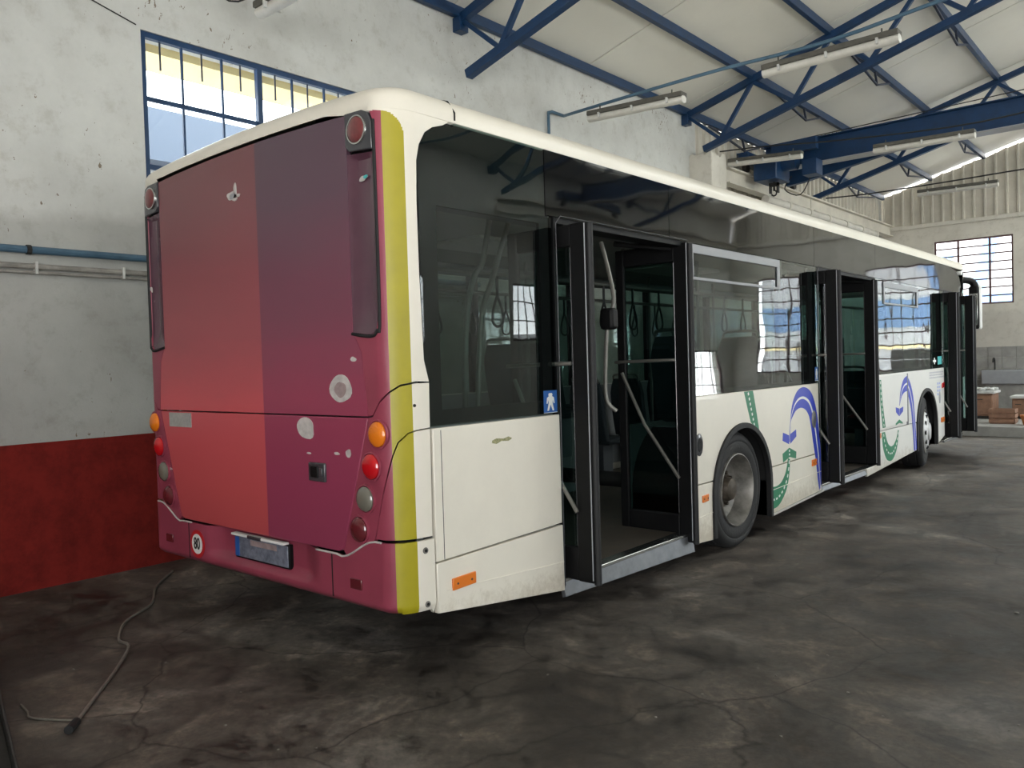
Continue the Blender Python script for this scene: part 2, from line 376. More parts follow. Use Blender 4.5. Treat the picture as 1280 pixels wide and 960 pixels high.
def holed(u0,u1,z0,z1,holes,t):
    """wall slab in the (u,z) plane with rectangular openings, extruded by t along w"""
    us=sorted({u0,u1,*[h[0] for h in holes],*[h[1] for h in holes]}); zs=sorted({z0,z1,*[h[2] for h in holes],*[h[3] for h in holes]})
    bm=bmesh.new(); V={}
    def v(i,j):
        if (i,j) not in V: V[i,j]=bm.verts.new((us[i],0,zs[j]))
        return V[i,j]
    for i in range(len(us)-1):
        for j in range(len(zs)-1):
            cu=(us[i]+us[i+1])/2; cz=(zs[j]+zs[j+1])/2
            if any(h[0]<cu<h[1] and h[2]<cz<h[3] for h in holes): continue
            bm.faces.new([v(i,j),v(i+1,j),v(i+1,j+1),v(i,j+1)])
    r=bmesh.ops.extrude_face_region(bm,geom=bm.faces[:])
    for e in r['geom']:
        if isinstance(e,bmesh.types.BMVert): e.co.y=t
    return bm
def tf(bm,fn):
    for v in bm.verts: v.co=Vector(fn(*v.co))
    return bm
W1=(.60,2.83,2.76,4.33)
struct('wall_left',tf(holed(YB,YE,ZF,5.62,[W1,(10.0,YE-.001,3.7,5.619)],.25),lambda u,w,z:(XL-w,u,z)),M['wall'])
WR=[(-6.4,-4.0,1.4,3.8),(-1.2,1.0,1.7,3.5),(4.9,7.68,1.9,3.15),(10.2,12.7,1.95,3.2),(14.6,16.9,1.95,3.2),(14.6,19.7,.25,1.75)]  # first two openings are added, out of view, to light the near hall
struct('wall_right',tf(holed(YB,YE,ZF,5.62,WR,.25),lambda u,w,z:(XR+w,u,z)),M['wallright'])
WE=[(-2.43,-.70,2.62,4.27),(2.35,4.15,1.0,3.75),(5.3,7.2,1.0,3.75)]
struct('wall_far',tf(holed(XL-.25,XR+.25,ZF,4.75,WE,.25),lambda u,w,z:(u,YE+w,z)),M['wallfar'])
# rear wall with the open gateway the bus came through
def gable_poly(y0,y1,zb,mat,name,holes):
    bm=holed(XL-.25,XR+.25,ZF,zb,holes,y1-y0); tf(bm,lambda u,w,z:(u,y0+w,z)); return struct(name,bm,mat)
gable_poly(YB-.25,YB,5.5,M['wallfar'],'wall_back',[(4.2,7.4,ZF,4.0)])
bm=bmesh.new()
pts=[(XL-.25,5.5),(XR+.25,5.5),(XR+.25,5.56),(XM,zr(XM)-.03),(XL-.25,5.56)]
for y in (YB-.2,YB-.05):
    pass
a=[bm.verts.new((x,YB-.2,z)) for x,z in pts]; b=[bm.verts.new((x,YB-.08,z)) for x,z in pts]
bm.faces.new(a); bm.faces.new(b[::-1])
for i in range(5): bm.faces.new([a[i],a[(i+1)%5],b[(i+1)%5],b[i]])
struct('trim_1',bm,M['sheet'])

# corrugated cladding: box ribs
def corrugate(u0,u1,zb,zt,per,depth,fn):
    bm=bmesh.new(); prev=None; u=u0
    prof=[]
    while u<u1:
        for du,w in ((0,0),(per*.70,0),(per*.78,depth),(per*.92,depth)):
            if u+du<=u1: prof.append((u+du,w))
        u+=per
    prof.append((u1,0))
    for u,w in prof:
        t=zt(u) if callable(zt) else zt
        a=bm.verts.new(fn(u,w,zb)); b=bm.verts.new(fn(u,w,t))
        if prev: bm.faces.new([prev[0],a,b,prev[1]])
        prev=(a,b)
    shell(bm,Vector(fn(0,-.008,0))-Vector(fn(0,0,0)))
    return bm
# the far gable stops short of the roof sheets, daylight shows through the slit
def zgap(x): return zr(x)-.052-.012*math.sin(x*9)-.012*math.sin(x*23)
struct('wall_gable',corrugate(XL-.16,XR,4.74,zgap,.235,-.05,lambda u,w,z:(u,YE+.06+w,z)),M['sheet'],ang=20)
struct('wall_side_cladding',corrugate(10.0,YE,3.65,5.56,.24,.045,lambda u,w,z:(XL-.08+w,u,z)),M['sheet'],ang=20)
struct('trim_2',B(XL-.2,XR+.2,YE-.05,YE+.01,4.66,4.76),M['wallfar'],bevel=.006)
# tiled dado on the far wall
bm=bmesh.new()
for i in range(24):
    for j in range(6):
        x=-3.66+i*.30; z=ZF+j*.27
        box(bm,x+.004,x+.296,YE-.02,YE-.002,z+.004,z+.266)
struct('trim_3',bm,M['tile'])

# roof: sandwich panels with dark joints running up the slope
SKY=[(4.2,6.6)]
for nm,xa,xb in (('roof_left',XL-1.2,XM),('roof_upper',XM,3.4),('roof_lower',7.3,XR+1.2),('roof_near',3.4,7.3)):
    bm=bmesh.new(); y=YB-.6; k=0
    zz_=lambda x: 5.61+.275*(x-XL) if x<=XM else 5.61+.275*(XR-x)
    z1=zz_(xa); z2=zz_(xb)
    ys=[YB-.6]+[YB+1.1+i*2.65 for i in range(11)]+[YE+.6]
    ys=[v for v in ys if v<YE+.61]
    if nm=='roof_near': ys=[v for v in ys if v<6.9]
    for i in range(len(ys)-1):
        g=.013
        vs=[bm.verts.new(p) for p in ((xa,ys[i]+g,z1),(xb,ys[i]+g,z2),(xb,ys[i+1]-g,z2),(xa,ys[i+1]-g,z1))]
        up=[bm.verts.new(v.co+Vector((0,0,.08))) for v in vs]
        bm.faces.new(vs); bm.faces.new(up[::-1])
        for k in range(4): bm.faces.new([vs[k],vs[(k+1)%4],up[(k+1)%4],up[k]])
    o=struct(nm,bm,M['roofpanel'])
    bm=bmesh.new(); vs=[]
    for dz in (.03,.06):
        vs.append([bm.verts.new(p) for p in ((xa,ys[0],z1+dz),(xb,ys[0],z2+dz),(xb,ys[-1],z2+dz),(xa,ys[-1],z1+dz))])
    bm.faces.new(vs[0]); bm.faces.new(vs[1][::-1])
    for k in range(4): bm.faces.new([vs[0][k],vs[0][(k+1)%4],vs[1][(k+1)%4],vs[1][k]])
    j=obj('joint_strip',bm,M['joint'],parent=o)

bm=bmesh.new()
for y in (YB-.6,):
    vs=[bm.verts.new(p) for p in ((3.35,6.8,zr(3.35)+.085),(7.35,6.8,zr(7.35)+.085),(7.35,YE+.6,zr(7.35)+.085),(3.35,YE+.6,zr(3.35)+.085))]
bm.faces.new(vs); shell(bm,(0,0,.006))
sk=struct('added_skylight',bm,M['added_skylight'])  # unseen roof opening, added to brighten the far part of the hall
bm=bmesh.new()
for i in range(14): box(bm,3.36,7.34,6.9+i*1.0-.02,6.9+i*1.0+.02,-.02,.06)
for v in bm.verts: v.co.z+=zr(v.co.x)
obj('added_skylight_bar',bm,M['bluedark'],parent=sk)
# ------------------------------------------------------------------ windows
def window(name,fn,u0,u1,z0,z1,mull,hbars,vbars,matf,fr=.05,thin=.018,dep=.05):
    """steel window; fn maps (u,w,z)"""
    bm=bmesh.new()
    def bb(a,b,c,d,w0=0,w1=dep): box(bm,a,b,w0,w1,c,d)
    bb(u0,u0+fr,z0,z1); bb(u1-fr,u1,z0,z1); bb(u0+fr,u1-fr,z0,z0+fr); bb(u0+fr,u1-fr,z1-fr,z1)
    for m in mull: bb(m-fr*.55,m+fr*.55,z0+fr,z1-fr)
    w=tf(bm,fn); o=struct(name,w,matf)
    bm=bmesh.new()
    for h,th in hbars: box(bm,u0+fr,u1-fr,.012,.04,h-th/2,h+th/2)
    obj('glazing_bar',tf(bm,fn),matf,parent=o)
    bm=bmesh.new()
    for v in vbars: box(bm,v-thin/2,v+thin/2,.016,.034,z0+fr,z1-fr)
    obj('glazing_bar',tf(bm,fn),matf,parent=o)
    bm=bmesh.new(); box(bm,u0+fr,u1-fr,.023,.027,z0+fr,z1-fr)
    obj('pane',tf(bm,fn),M['winglass'],parent=o)
    return o
window('window_1',lambda u,w,z:(XL-.02-w,u,z),*W1,[1.70],[(3.79,.035),(3.23,.04)],[.965,1.335,2.06,2.43],M['blue'],fr=.045)
o1=bpy.data.objects['window_1']
bm=bmesh.new()
for y in (.78,1.15,1.52,1.88,2.24,2.61): box(bm,XL-.055,XL-.045,y-.006,y+.006,4.05,4.29)
obj('pane_lap',bm,M['bluedark'],parent=o1)
brown=simple('rusty_window_steel',(.10,.05,.05),.6)
n=2
for h in WE:
    nb=int(round((h[1]-h[0])/.8))
    window('window_%d'%n,lambda u,w,z:(u,YE+.03+w,z),*h,[h[0]+(h[1]-h[0])*t for t in ((.31,.71) if n==2 else (.5,))],[(h[2]+(h[3]-h[2])*i/8,.032) for i in range(1,8)],
           [] if n==2 else [h[0]+(h[1]-h[0])*t for t in (.167,.333,.667,.833)],brown,fr=.04); n+=1
for h in WR:
    window('window_%d'%n,lambda u,w,z:(XR+.03+w,u,z),*h,[(h[0]+h[1])/2],[(h[2]+(h[3]-h[2])*i/3,.025) for i in range(1,3)],
           [h[0]+(h[1]-h[0])*i/10 for i in (1,2,3,4,6,7,8,9)],brown,fr=.045); n+=1

# ------------------------------------------------------------------ roof steel
def truss(y,label,xe=.16):
    t=thing('roof_truss',label,'roof truss',(XL,y,4.8),group='blue lattice roof trusses')
    inv=Matrix.Translation((-XL,-y,-4.8))
    def zt(x): return zr(x)-.14
    def zb(x): return 4.84+.272*((x-XL-.18) if x<XM else (XR-.18-x))
    def put(nm,bm): bmesh.ops.transform(bm,matrix=inv,verts=bm.verts); return obj(nm,bm,M['blue'],parent=t,bevel=.004)
    for s in (0,1):
        m=lambda x: x if s==0 else XL+XR-x
        bm=bmesh.new(); bar(bm,(m(XL+.06),y,zt(XL+.06)),(XM,y,zt(XM)),.09,.10); put('top_chord',bm)
        bm=bmesh.new(); bar(bm,(m(XL+xe),y,zb(XL+xe)),(XM,y,zb(XM)),.10,.10); put('bottom_chord',bm)
        tops=[XL+.10,-2.47,-1.28,-.08,1.10]; bots=[-3.02,-1.83,-.72,.50,1.65]
        for i,x in enumerate(tops):
            segs=[bots[i]]+([bots[i-1]] if i else [])
            for b in segs:
                bm=bmesh.new(); bar(bm,(m(x),y,zt(x)-.03),(m(b),y,zb(b)+.03),.055,.06 if i else .05); put('brace',bm)
        bm=bmesh.new(); box(bm,min(m(XL+.003),m(XL+.12)),max(m(XL+.003),m(XL+.12)),y-.07,y+.07,5.34,5.50); put('bearing_plate',bm)
    bm=bmesh.new(); bar(bm,(XM,y,zt(XM)),(XM,y,zb(XM)),.06,.06); put('brace',bm)
    return t
truss(4.3,'blue lattice roof truss nearest the barred window, its end against the plaster wall')
truss(9.6,'blue lattice roof truss resting by the white pillar, in front of the crane',.37)
truss(14.9,'blue lattice roof truss behind the crane girder')
truss(-1.0,'blue lattice roof truss overhead, behind the bus')

def purlin(x,label,m=None):
    z=zr(x)-.065
    bm=bmesh.new(); bar(bm,(x,YB,z),(x,YE-.05,z),.07,.12)
    t=tag(obj('purlin',bm,M['blue'],bevel=.004),label,'roof beam','blue roof purlins')
    # little trussed struts under it beyond the second truss
    for ya in (10.3,19.6):
        bm=bmesh.new(); s=1 if ya<12 else -1
        bar(bm,(x,ya,z-.05),(x,ya+s*1.5,z-.25),.03,.03); bar(bm,(x,ya+s*1.5,z-.25),(x,ya+s*2.2,z-.06),.03,.03)
        bar(bm,(x,ya+s*1.5,z-.25),(x,ya+s*1.4,z-.05),.03,.03)
        obj('strut',bm,M['bluedark'],parent=t)
    return t
purlin(XL+.06,'blue roof purlin lying along the top of the plaster wall')
purlin(-2.47,'first blue roof purlin up the slope from the plaster wall')
purlin(-1.28,'second blue roof purlin up the slope from the plaster wall')
purlin(-.08,'third blue roof purlin up the slope from the plaster wall')
purlin(1.10,'fourth blue roof purlin up the slope, out towards the ridge')
purlin(XM,'blue ridge purlin at the very top of the roof')

# ------------------------------------------------------------------ strip lights and conduits
def strip_light(x0,x1,y,z,label,tilt=0):
    L=x1-x0
    t=thing('strip_light',label,'light fixture',(x0,y,z),group='fluorescent strip lights under the roof')
    t.rotation_euler=(0,math.atan2(-tilt,L),0)
    bm=bmesh.new(); box(bm,0,L,-.07,.07,.02,.075); obj('housing',bm,M['fixture'],parent=t,bevel=.008)
    bm=bmesh.new(); tube(bm,[(.0,0,-.01),(L,0,-.01)],.058,16)
    for v in bm.verts: v.co.z=v.co.z*.75
    obj('diffuser',bm,M['tubeglass'],parent=t)
    for k in range(3):
        x=L*(.14+.36*k); bm=bmesh.new(); box(bm,x-.012,x+.012,-.085,.085,-.03,.03); obj('clip',bm,M['papers'],parent=t,bevel=.003)
    for k in (.12,.88):
        bm=T([(L*k,0,.07),(L*k,0,.13)],.008,6); obj('hanger',bm,M['fixture'],parent=t)
    return t
strip_light(-2.97,-1.65,5.9,4.55,'long fluorescent strip light hanging in front of the flaked plaster, above the bus',-.06)
strip_light(-.70,.66,5.9,4.53,'long fluorescent strip light crossing in front of the near roof truss braces')
strip_light(1.75,3.1,5.9,4.60,'long fluorescent strip light at the edge past the crossing conduit')
strip_light(-3.22,-1.9,1.42,4.57,'fluorescent strip light end above the barred window')
strip_light(-3.27,-2.02,10.4,4.78,'fluorescent strip light just below the crane hoist, beside the white pillar',-.09)
strip_light(-.93,.42,10.4,4.56,'fluorescent strip light right below the crane girder, away from the hoist',-.04)
strip_light(-1.46,-.08,14.9,4.60,'distant fluorescent strip light in front of the corrugated gable',-.02)
def conduit(nm,pts,r,mat,label,cat,group=None,n=8):
    return tag(obj(nm,T(pts,r,n),mat),label,cat,group)
conduit('wall_conduit',[(XL+.04,5.93,3.1),(XL+.04,5.93,4.78),(XL+.05,6.0,4.80),(XL+.05,6.25,4.80)],.022,M['bluepipe'],'blue grey electric conduit rising up the plaster wall behind the bus roof','pipe')
p=smoothpath([(XL+.1,6.2,4.78),(-3.2,5.97,4.70),(-2.3,5.9,4.69),(-1.2,5.9,4.70),(0,5.9,4.68),(1.2,5.9,4.78),(2.2,5.9,4.80),(3.4,5.9,4.78),(7.9,5.9,4.85)],4)
conduit('light_conduit',p,.02,M['bluepipe'],'thin blue conduit strung along the row of strip lights','pipe')
conduit('light_cable',smoothpath([(XL+.25,10.4,5.02),(-2.6,10.4,4.95),(-1.3,10.4,4.80),(.5,10.4,4.68),(2.0,10.4,4.8)],4),.012,M['cable'],'black cable above the strip lights under the crane','cable')
conduit('light_cable',smoothpath([(-3.25,14.9,4.80),(-2.4,14.9,4.76),(-1.0,14.9,4.76),(.5,14.9,4.78),(2.2,14.9,4.75)],4),.014,M['cable'],'dark cable carrying the distant strip light before the gable','cable')
conduit('light_cable',smoothpath([(XL+.01,1.0,5.0),(-3.5,1.3,4.72),(-3.2,1.42,4.75)],4),.008,M['cable'],'thin dark wire to the strip light above the barred window','cable')
bm=bmesh.new(); tube(bm,[(XL+.045,-5,2.455),(XL+.045,4.5,2.455)],.028,10)
w=tag(obj('wall_pipe',bm,M['bluepipe']),'blue grey pipe running level along the plaster wall, upper of the two','pipe')
for y in (-.33,1.6,3.4): obj('pipe_clip',T([(XL+.045,y,2.455),(XL+.045,y+.03,2.455)],.036,10),M['cable'],parent=w)
bm=bmesh.new(); tube(bm,[(XL+.04,-5,2.345),(XL+.04,4.5,2.325)],.021,10); tube(bm,[(XL+.04,-5,2.30),(XL+.04,4.5,2.283)],.012,8)
w=tag(obj('wall_pipe',bm,simple('grimy_painted_pipe',(.36,.34,.31),.6,noise=.4,nscale=8)),'grimy plaster coloured twin pipe on the wall, lower of the two','pipe')
for y in (-.28,.35,1.9): obj('pipe_clip',B(XL+.005,XL+.068,y,y+.02,2.28,2.37),M['papers'],parent=w,bevel=.003)
conduit('wall_wire',smoothpath([(XL+.012,-1.2,4.72),(XL+.012,-.2,4.55),(XL+.012,.3,4.42),(XL+.012,.56,4.35)],4),.005,M['cable'],'thin wire along the plaster to the corner of the barred window','wire')

# ------------------------------------------------------------------ pillar, rails, crane
bm=B(XL-.02,-3.27,9.78,10.32,ZF,4.93)
bmesh.ops.subdivide_edges(bm,edges=bm.edges[:],cuts=6,use_grid_fill=True)
for v in bm.verts:
    if v.co.z>4.3: v.co.z+=random.uniform(-.09,.02); v.co.x+=random.uniform(-.015,.015)
struct('pillar',bm,M['wallfar'],bevel=.02)
def rail(y0,y1,x,label):
    t=thing('crane_rail',label,'crane rail',(x,y0,4.5),group='cream crane runway beams')
    bm=bmesh.new(); L=y1-y0
    box(bm,-.09,.09,0,L,.24,.265); box(bm,-.09,.09,0,L,-.01,.015); box(bm,-.012,.012,0,L,.015,.24)
    obj('beam',bm,M['sheet'],parent=t)
    obj('rail_head',B(-.025,.025,0,L,.265,.305),M['sheet'],parent=t)
    for k in range(int(L/2.2)+1):
        yy=.25+k*2.2
        if yy<L-.1: obj('bracket',B(*( (-.29,-.09) if x<0 else (.09,.32) ),yy,yy+.12,.0,.2),M['sheet'],parent=t,bevel=.004)
    return t
rail(10.50,14.38,-3.40,'cream crane runway beam along the cladding, from the white pillar to the joint')
rail(14.42,YE-.3,-3.40,'cream crane runway beam along the cladding, from the joint to the far corner')
rail(9.4,YE-.3,7.62,'cream crane runway beam on the opposite side of the hall')
t=thing('wall_duct','row of pale round ducts on brackets under the crane runway beam','duct',(-3.16,11.6,4.33))
for k in range(6):
    y=k*1.05; obj('duct_section',T([(0,y,0),(0,y+.98,0)],.075,16),M['wallfar'],parent=t); obj('collar',T([(0,y+.97,0),(0,y+1.06,0)],.088,16),M['sheet'],parent=t)
    obj('bracket',B(-.50,-.07,y+.5,y+.53,-.015,.015),M['sheet'],parent=t)
t=thing('overhead_crane','blue overhead crane bridge with hoist spanning the hall','crane',(-3.4,12,4.8))
def put(nm,bm,mat=M['blue'],bev=.006,par=None):
    bmesh.ops.transform(bm,matrix=Matrix.Translation((3.4,-12,-4.8)),verts=bm.verts); return obj(nm,bm,mat,parent=par or t,bevel=bev)
bm=bmesh.new(); box(bm,-3.28,7.48,11.93,12.07,4.90,5.31); put('girder',bm)
put('flange',B(-3.28,7.48,11.86,12.14,4.875,4.90),M['greyframe']); put('flange',B(-3.28,7.48,11.86,12.14,5.31,5.33),M['blue'])
bm=bmesh.new()   # second girder, tapering away from the runway
prof=[(-3.28,4.76),(-2.95,4.79),(-1.0,5.12),(7.48,5.12),(7.48,5.28),(-3.28,5.28)]
a=[bm.verts.new((x,12.85,z)) for x,z in prof]; b=[bm.verts.new((x,12.98,z)) for x,z in prof]
bm.faces.new(a); bm.faces.new(b[::-1])
for i in range(6): bm.faces.new([a[i],a[(i+1)%6],b[(i+1)%6],b[i]])
put('girder',bm)
for s in (-3.4,7.62):
    put('end_carriage',B(s-.11,s+.11,11.2,13.7,4.95,5.14))
    for y in (11.35,13.5):
        bm=bmesh.new(); lathe(bm,[(-.04,.04),(-.04,.075),(.04,.075),(.04,.04)],'X',20,(s,y,4.885)); put('wheel',bm,M['steel'],0)
h=put('hoist',B(-3.22,-2.80,11.25,11.85,4.60,5.02),bev=.02)
bm=bmesh.new(); tube(bm,[(-3.25,11.55,4.88),(-2.55,11.55,4.88)],.13,18); put('hoist_motor',bm,bev=0)
put('trolley_frame',B(-3.0,-2.2,11.5,11.62,5.05,5.25)); put('control_box',B(-2.45,-2.2,11.5,11.8,4.62,4.88))
bm=bmesh.new(); tube(bm,[(-2.97,11.55,4.62),(-2.97,11.55,4.44)],.022,8)
box(bm,-3.05,-2.89,11.51,11.59,4.52,4.58); box(bm,-3.05,-3.025,11.51,11.59,4.40,4.58);box(bm,-2.915,-2.89,11.51,11.59,4.40,4.58)
tube(bm,smoothpath([(-2.97,11.55,4.46),(-2.93,11.55,4.42),(-2.94,11.55,4.37),(-2.98,11.55,4.355),(-3.02,11.55,4.38)],3),.014,8)
put('hook',bm,M['cable'],0)
bm=bmesh.new(); tube(bm,[(-3.3,12.2,5.42),(7.4,12.2,5.60)],.008,6)
for k in range(9): tube(bm,smoothpath([(-3.2+k*.13,12.2,5.42),(-3.17+k*.13,12.2,5.36),(-3.12+k*.13,12.2,5.42)],3),.014,6)
put('festoon_cable',bm,M['cable'],0)
bm=bmesh.new(); tube(bm,smoothpath([(-2.4,11.8,4.66),(-2.6,11.8,4.35),(-2.9,11.85,4.5),(-2.75,11.8,4.7)],4),.01,6); put('cable',bm,M['cable'],0)

# ------------------------------------------------------------------ far end clutter
st=struct('step',B(-1.3,3.5,13.9,16.6,ZF,.14),M['paleconc'],bevel=.015)
def cabinet(x0,x1,y0,z1,label,matt,tx=3):
    t=thing('low_cabinet',label,'cabinet',(x0,y0,.14))
    w=x1-x0
    obj('body',B(0,w,.02,.6,.06,z1-.05),matt,parent=t,bevel=.006)
    obj('worktop',B(-.03,w+.03,-.03,.63,z1-.05,z1),M['papers'],parent=t,bevel=.006)
    obj('plinth',B(.03,w-.03,.05,.58,0,.06),M['steel'],parent=t)
    for k in range(tx):
        d=obj('door',B(w*k/tx+.01,w*(k+1)/tx-.01,-.005,.02,.09,z1-.08),matt,parent=t,bevel=.004)
        obj('handle',T([(w*k/tx+.06,-.03,z1-.16),(w*k/tx+.16,-.03,z1-.16)],.008,6),M['steel'],parent=d)
    return t
cabinet(-1.0,-.35,15.6,.55,'low brown cabinet with a littered white top on the step past the bus doors',M['boxbrown'],2)
cabinet(-.05,1.3,15.75,.45,'long brown cabinet with white top on the step at the frame edge',M['boxbrown'],3)
# sink unit & panel
t=thing('metal_sink','pale wall sink with dark tap against the tiled far wall','sink',(-1.3,YE-.62,ZF))
bm=B(0,.95,0,.6,.72,1.05); 
obj('basin',bm,M['greyframe'],parent=t,bevel=.02); obj('stand',B(.08,.87,.06,.55,0,.72),M['tile'],parent=t,bevel=.01)
obj('tap',T(smoothpath([(.2,.5,1.05),(.2,.5,1.3),(.2,.35,1.33),(.2,.3,1.24)],4),.018,8),M['cable'],parent=t)
t=thing('litter_pile','crumpled white papers lying on the brown cabinet','papers',(-.85,15.9,.69))
bm=bmesh.new(); rg=random.Random(3)
for k in range(9):
    r=bmesh.ops.create_icosphere(bm,subdivisions=2,radius=.05)
    dx=.05+.055*k; dy=rg.uniform(-.1,.1)
    for v in r['verts']: v.co=Vector((v.co.x*1.3+dx+rg.uniform(-.012,.012),v.co.y+dy,max(0,v.co.z*.7+.03+rg.uniform(-.012,.012))))
obj('paper',bm,M['papers'],parent=t)
def cone_thing():
    t=thing('terracotta_pot','orange terracotta pot on the step beside the frame edge','pot',(.42,14.4,.14))
    bm=bmesh.new(); lathe(bm,[(0,.07),(0,.08),(.14,.115),(.14,.13),(.18,.13),(.18,.11),(.05,.08)],'Z',28); obj('pot',bm,M['terracotta'],parent=t)
    bm=bmesh.new(); lathe(bm,[(.13,.02),(.13,.108),(.15,.10),(.155,.02)],'Z',20); obj('soil',bm,M['steel'],parent=t)
cone_thing()
t=thing('wooden_crate','worn reddish slatted crate standing on the step near the orange pot','crate',(-.22,14.5,.14))
bm=bmesh.new()
for z in (.02,.11,.20):
    box(bm,0,.42,0,.015,z,z+.07); box(bm,0,.42,.285,.30,z,z+.07); box(bm,0,.015,.015,.285,z,z+.07); box(bm,.405,.42,.015,.285,z,z+.07)
obj('slats',bm,M['boxbrown'],parent=t,bevel=.002)
bm=bmesh.new()
for x in (.015,.375):
    for y in (.015,.255): box(bm,x,x+.03,y,y+.03,0,.27)
obj('corner_post',bm,M['boxbrown'],parent=t); obj('bottom_board',B(.015,.405,.015,.285,.0,.018),M['boxbrown'],parent=t)

# ------------------------------------------------------------------ things on the floor
pts=smoothpath([(-.95,-1.12,ZF+.012),(-1.2,-.93,ZF+.012),(-1.50,-.70,ZF+.012),(-1.76,-.52,ZF+.03),(-1.98,-.48,ZF+.012),(-2.3,-.30,ZF+.012),(-2.55,-.02,ZF+.012),(-2.95,.20,ZF+.012),(-3.3,.5,ZF+.012)],6)
t=tag(obj('floor_cable',T(pts,[.0085]*len(pts),8),M['hose']),'grey loose cable with a black end curling over the floor behind the bus','cable')
obj('plug',T([(-.90,-1.16,ZF+.02),(-.97,-1.10,ZF+.018)],.020,10),M['cable'],parent=t)
pts=smoothpath([(-1.0,-1.08,ZF+.007),(-1.2,-1.2,ZF+.007),(-1.30,-1.19,ZF+.007),(-1.42,-1.18,ZF+.007)],5)
tag(obj('thin_cord',T(pts,.005,6),M['hose']),'thin pale cord on the floor between cable end and steel channel','cord')
t=thing('steel_channel','dark worn steel channel leaning at the lower corner of the floor','steel profile',(-.52,-1.47,ZF))
bm=bmesh.new()
p=Vector((0,0,.0)); q=Vector((-1.48,.34,.0))
q2=Vector((-1.62,.60,.0))
d=Vector((-1.41,.33,0)).normalized(); n_=Vector((-d.y,d.x,0))
L=1.75
for k,(a0,a1,z0,z1) in enumerate(((0,.012,0,.075),(.012,.12,0,.012),(.108,.12,.012,.075))):
    m=Matrix((( d.x,n_.x,0,0),(d.y,n_.y,0,0),(0,0,1,0),(0,0,0,1)))
    box(bm,0,L,a0,a1,z0,z1,mat=m)
obj('channel',bm,M['steel'],parent=t,bevel=.003)
bm=bmesh.new(); rg=random.Random(5)
for k in range(110):
    x=rg.uniform(-2.5,4.5); y=rg.uniform(-1.5,9)
    if x<.12 and y>-.1: x=rg.uniform(.2,4.5)
    if x<-.3 and y<-.95: y+=.8
    s=rg.uniform(.003,.007)*(1 if k%9 else 1.8)
    r=bmesh.ops.create_icosphere(bm,subdivisions=1,radius=s)
    for v in r['verts']: v.co=Vector((v.co.x*rg.uniform(.8,1.6)+x,v.co.y*rg.uniform(.8,1.6)+y,max(v.co.z*.6,-s*.3)+ZF+s*.3))
o=tag(obj('grit',bm,M['hose']),'scattered crumbs of pale grit on the dark concrete floor','grit'); o['kind']='stuff'

# ------------------------------------------------------------------ outside, seen through openings
struct('ground',B(-16,-4.2,-6,16,-.4,-.27),M['extground']); struct('yard',B(-9,12,23.5,30,-.4,-.27),M['extground'])
def ext(nm,label,cat,parts):
    t=thing(nm,label,cat,(parts[0][1][0],parts[0][1][2],-.27))
    o=t.location.copy()
    for pn,b,mat in parts:
        bm=B(*b); bmesh.ops.transform(bm,matrix=Matrix.Translation(-o),verts=bm.verts); obj(pn,bm,mat,parent=t)
    return t
ext('neighbouring_shed','grey blue roofed shed outside the barred window','building',[('wall',(-14,-9,-3,12,-.27,4.6),M['extwhite']),('roof',(-14.3,-8.6,-3.3,12.3,4.6,5.35),M['extroof']),('door',(-9,-8.95,3,5,-.27,2.4),M['extblue'])])
bm=B(XL-.72,XL-.27,YB,10.,4.27,4.36); 
struct('trim_4',bm,M['extyellow'])
ext('parked_coach','white coach with pale blue panels parked outside beyond the far windows','coach',[('body',(-7,9,25,28,-.27,5.6),M['extwhite']),('blue_band',(-7,9,24.97,25,2.3,3.15),M['extblue']),('yellow_stripe',(-7,9,24.96,25,1.62,1.72),M['extyellow']),('skirt_band',(-7,9,24.97,25,.2,.9),M['extblue'])])
t=bpy.data.objects['parked_coach']
for x,w_,z0,z1 in ((-3.5,.55,3.5,4.5),(-2.2,.4,3.3,4.9),(-.9,.6,3.6,4.3),(3.6,.5,3.4,4.4),(6.1,.5,3.4,4.6)):
    bm=bmesh.new(); q=[(x-w_,z0),(x,z0),(x+w_,z1),(x+w_*.2,z1)]
    A_=[bm.verts.new((u+7,-.05,z+.27)) for u,z in q]; B_=[bm.verts.new((u+7,-.0,z+.27)) for u,z in q]
    bm.faces.new(A_); bm.faces.new(B_[::-1])
    for k in range(4): bm.faces.new([A_[k],A_[(k+1)%4],B_[(k+1)%4],B_[k]])
    obj('painted_slash',bm,M['extblue'],parent=t)

ext('parked_van','pale van with yellow stripe parked outside the low side glazing','van',[('body',(12.5,14.6,13,21,-.27,2.3),M['extwhite']),('blue_band',(12.47,12.5,13,21,.35,.95),M['extblue']),('yellow_stripe',(12.46,12.5,13,21,1.1,1.2),M['extyellow'])])
struct('yard_side',B(9.5,18,8,24,-.4,-.27),M['extground'])
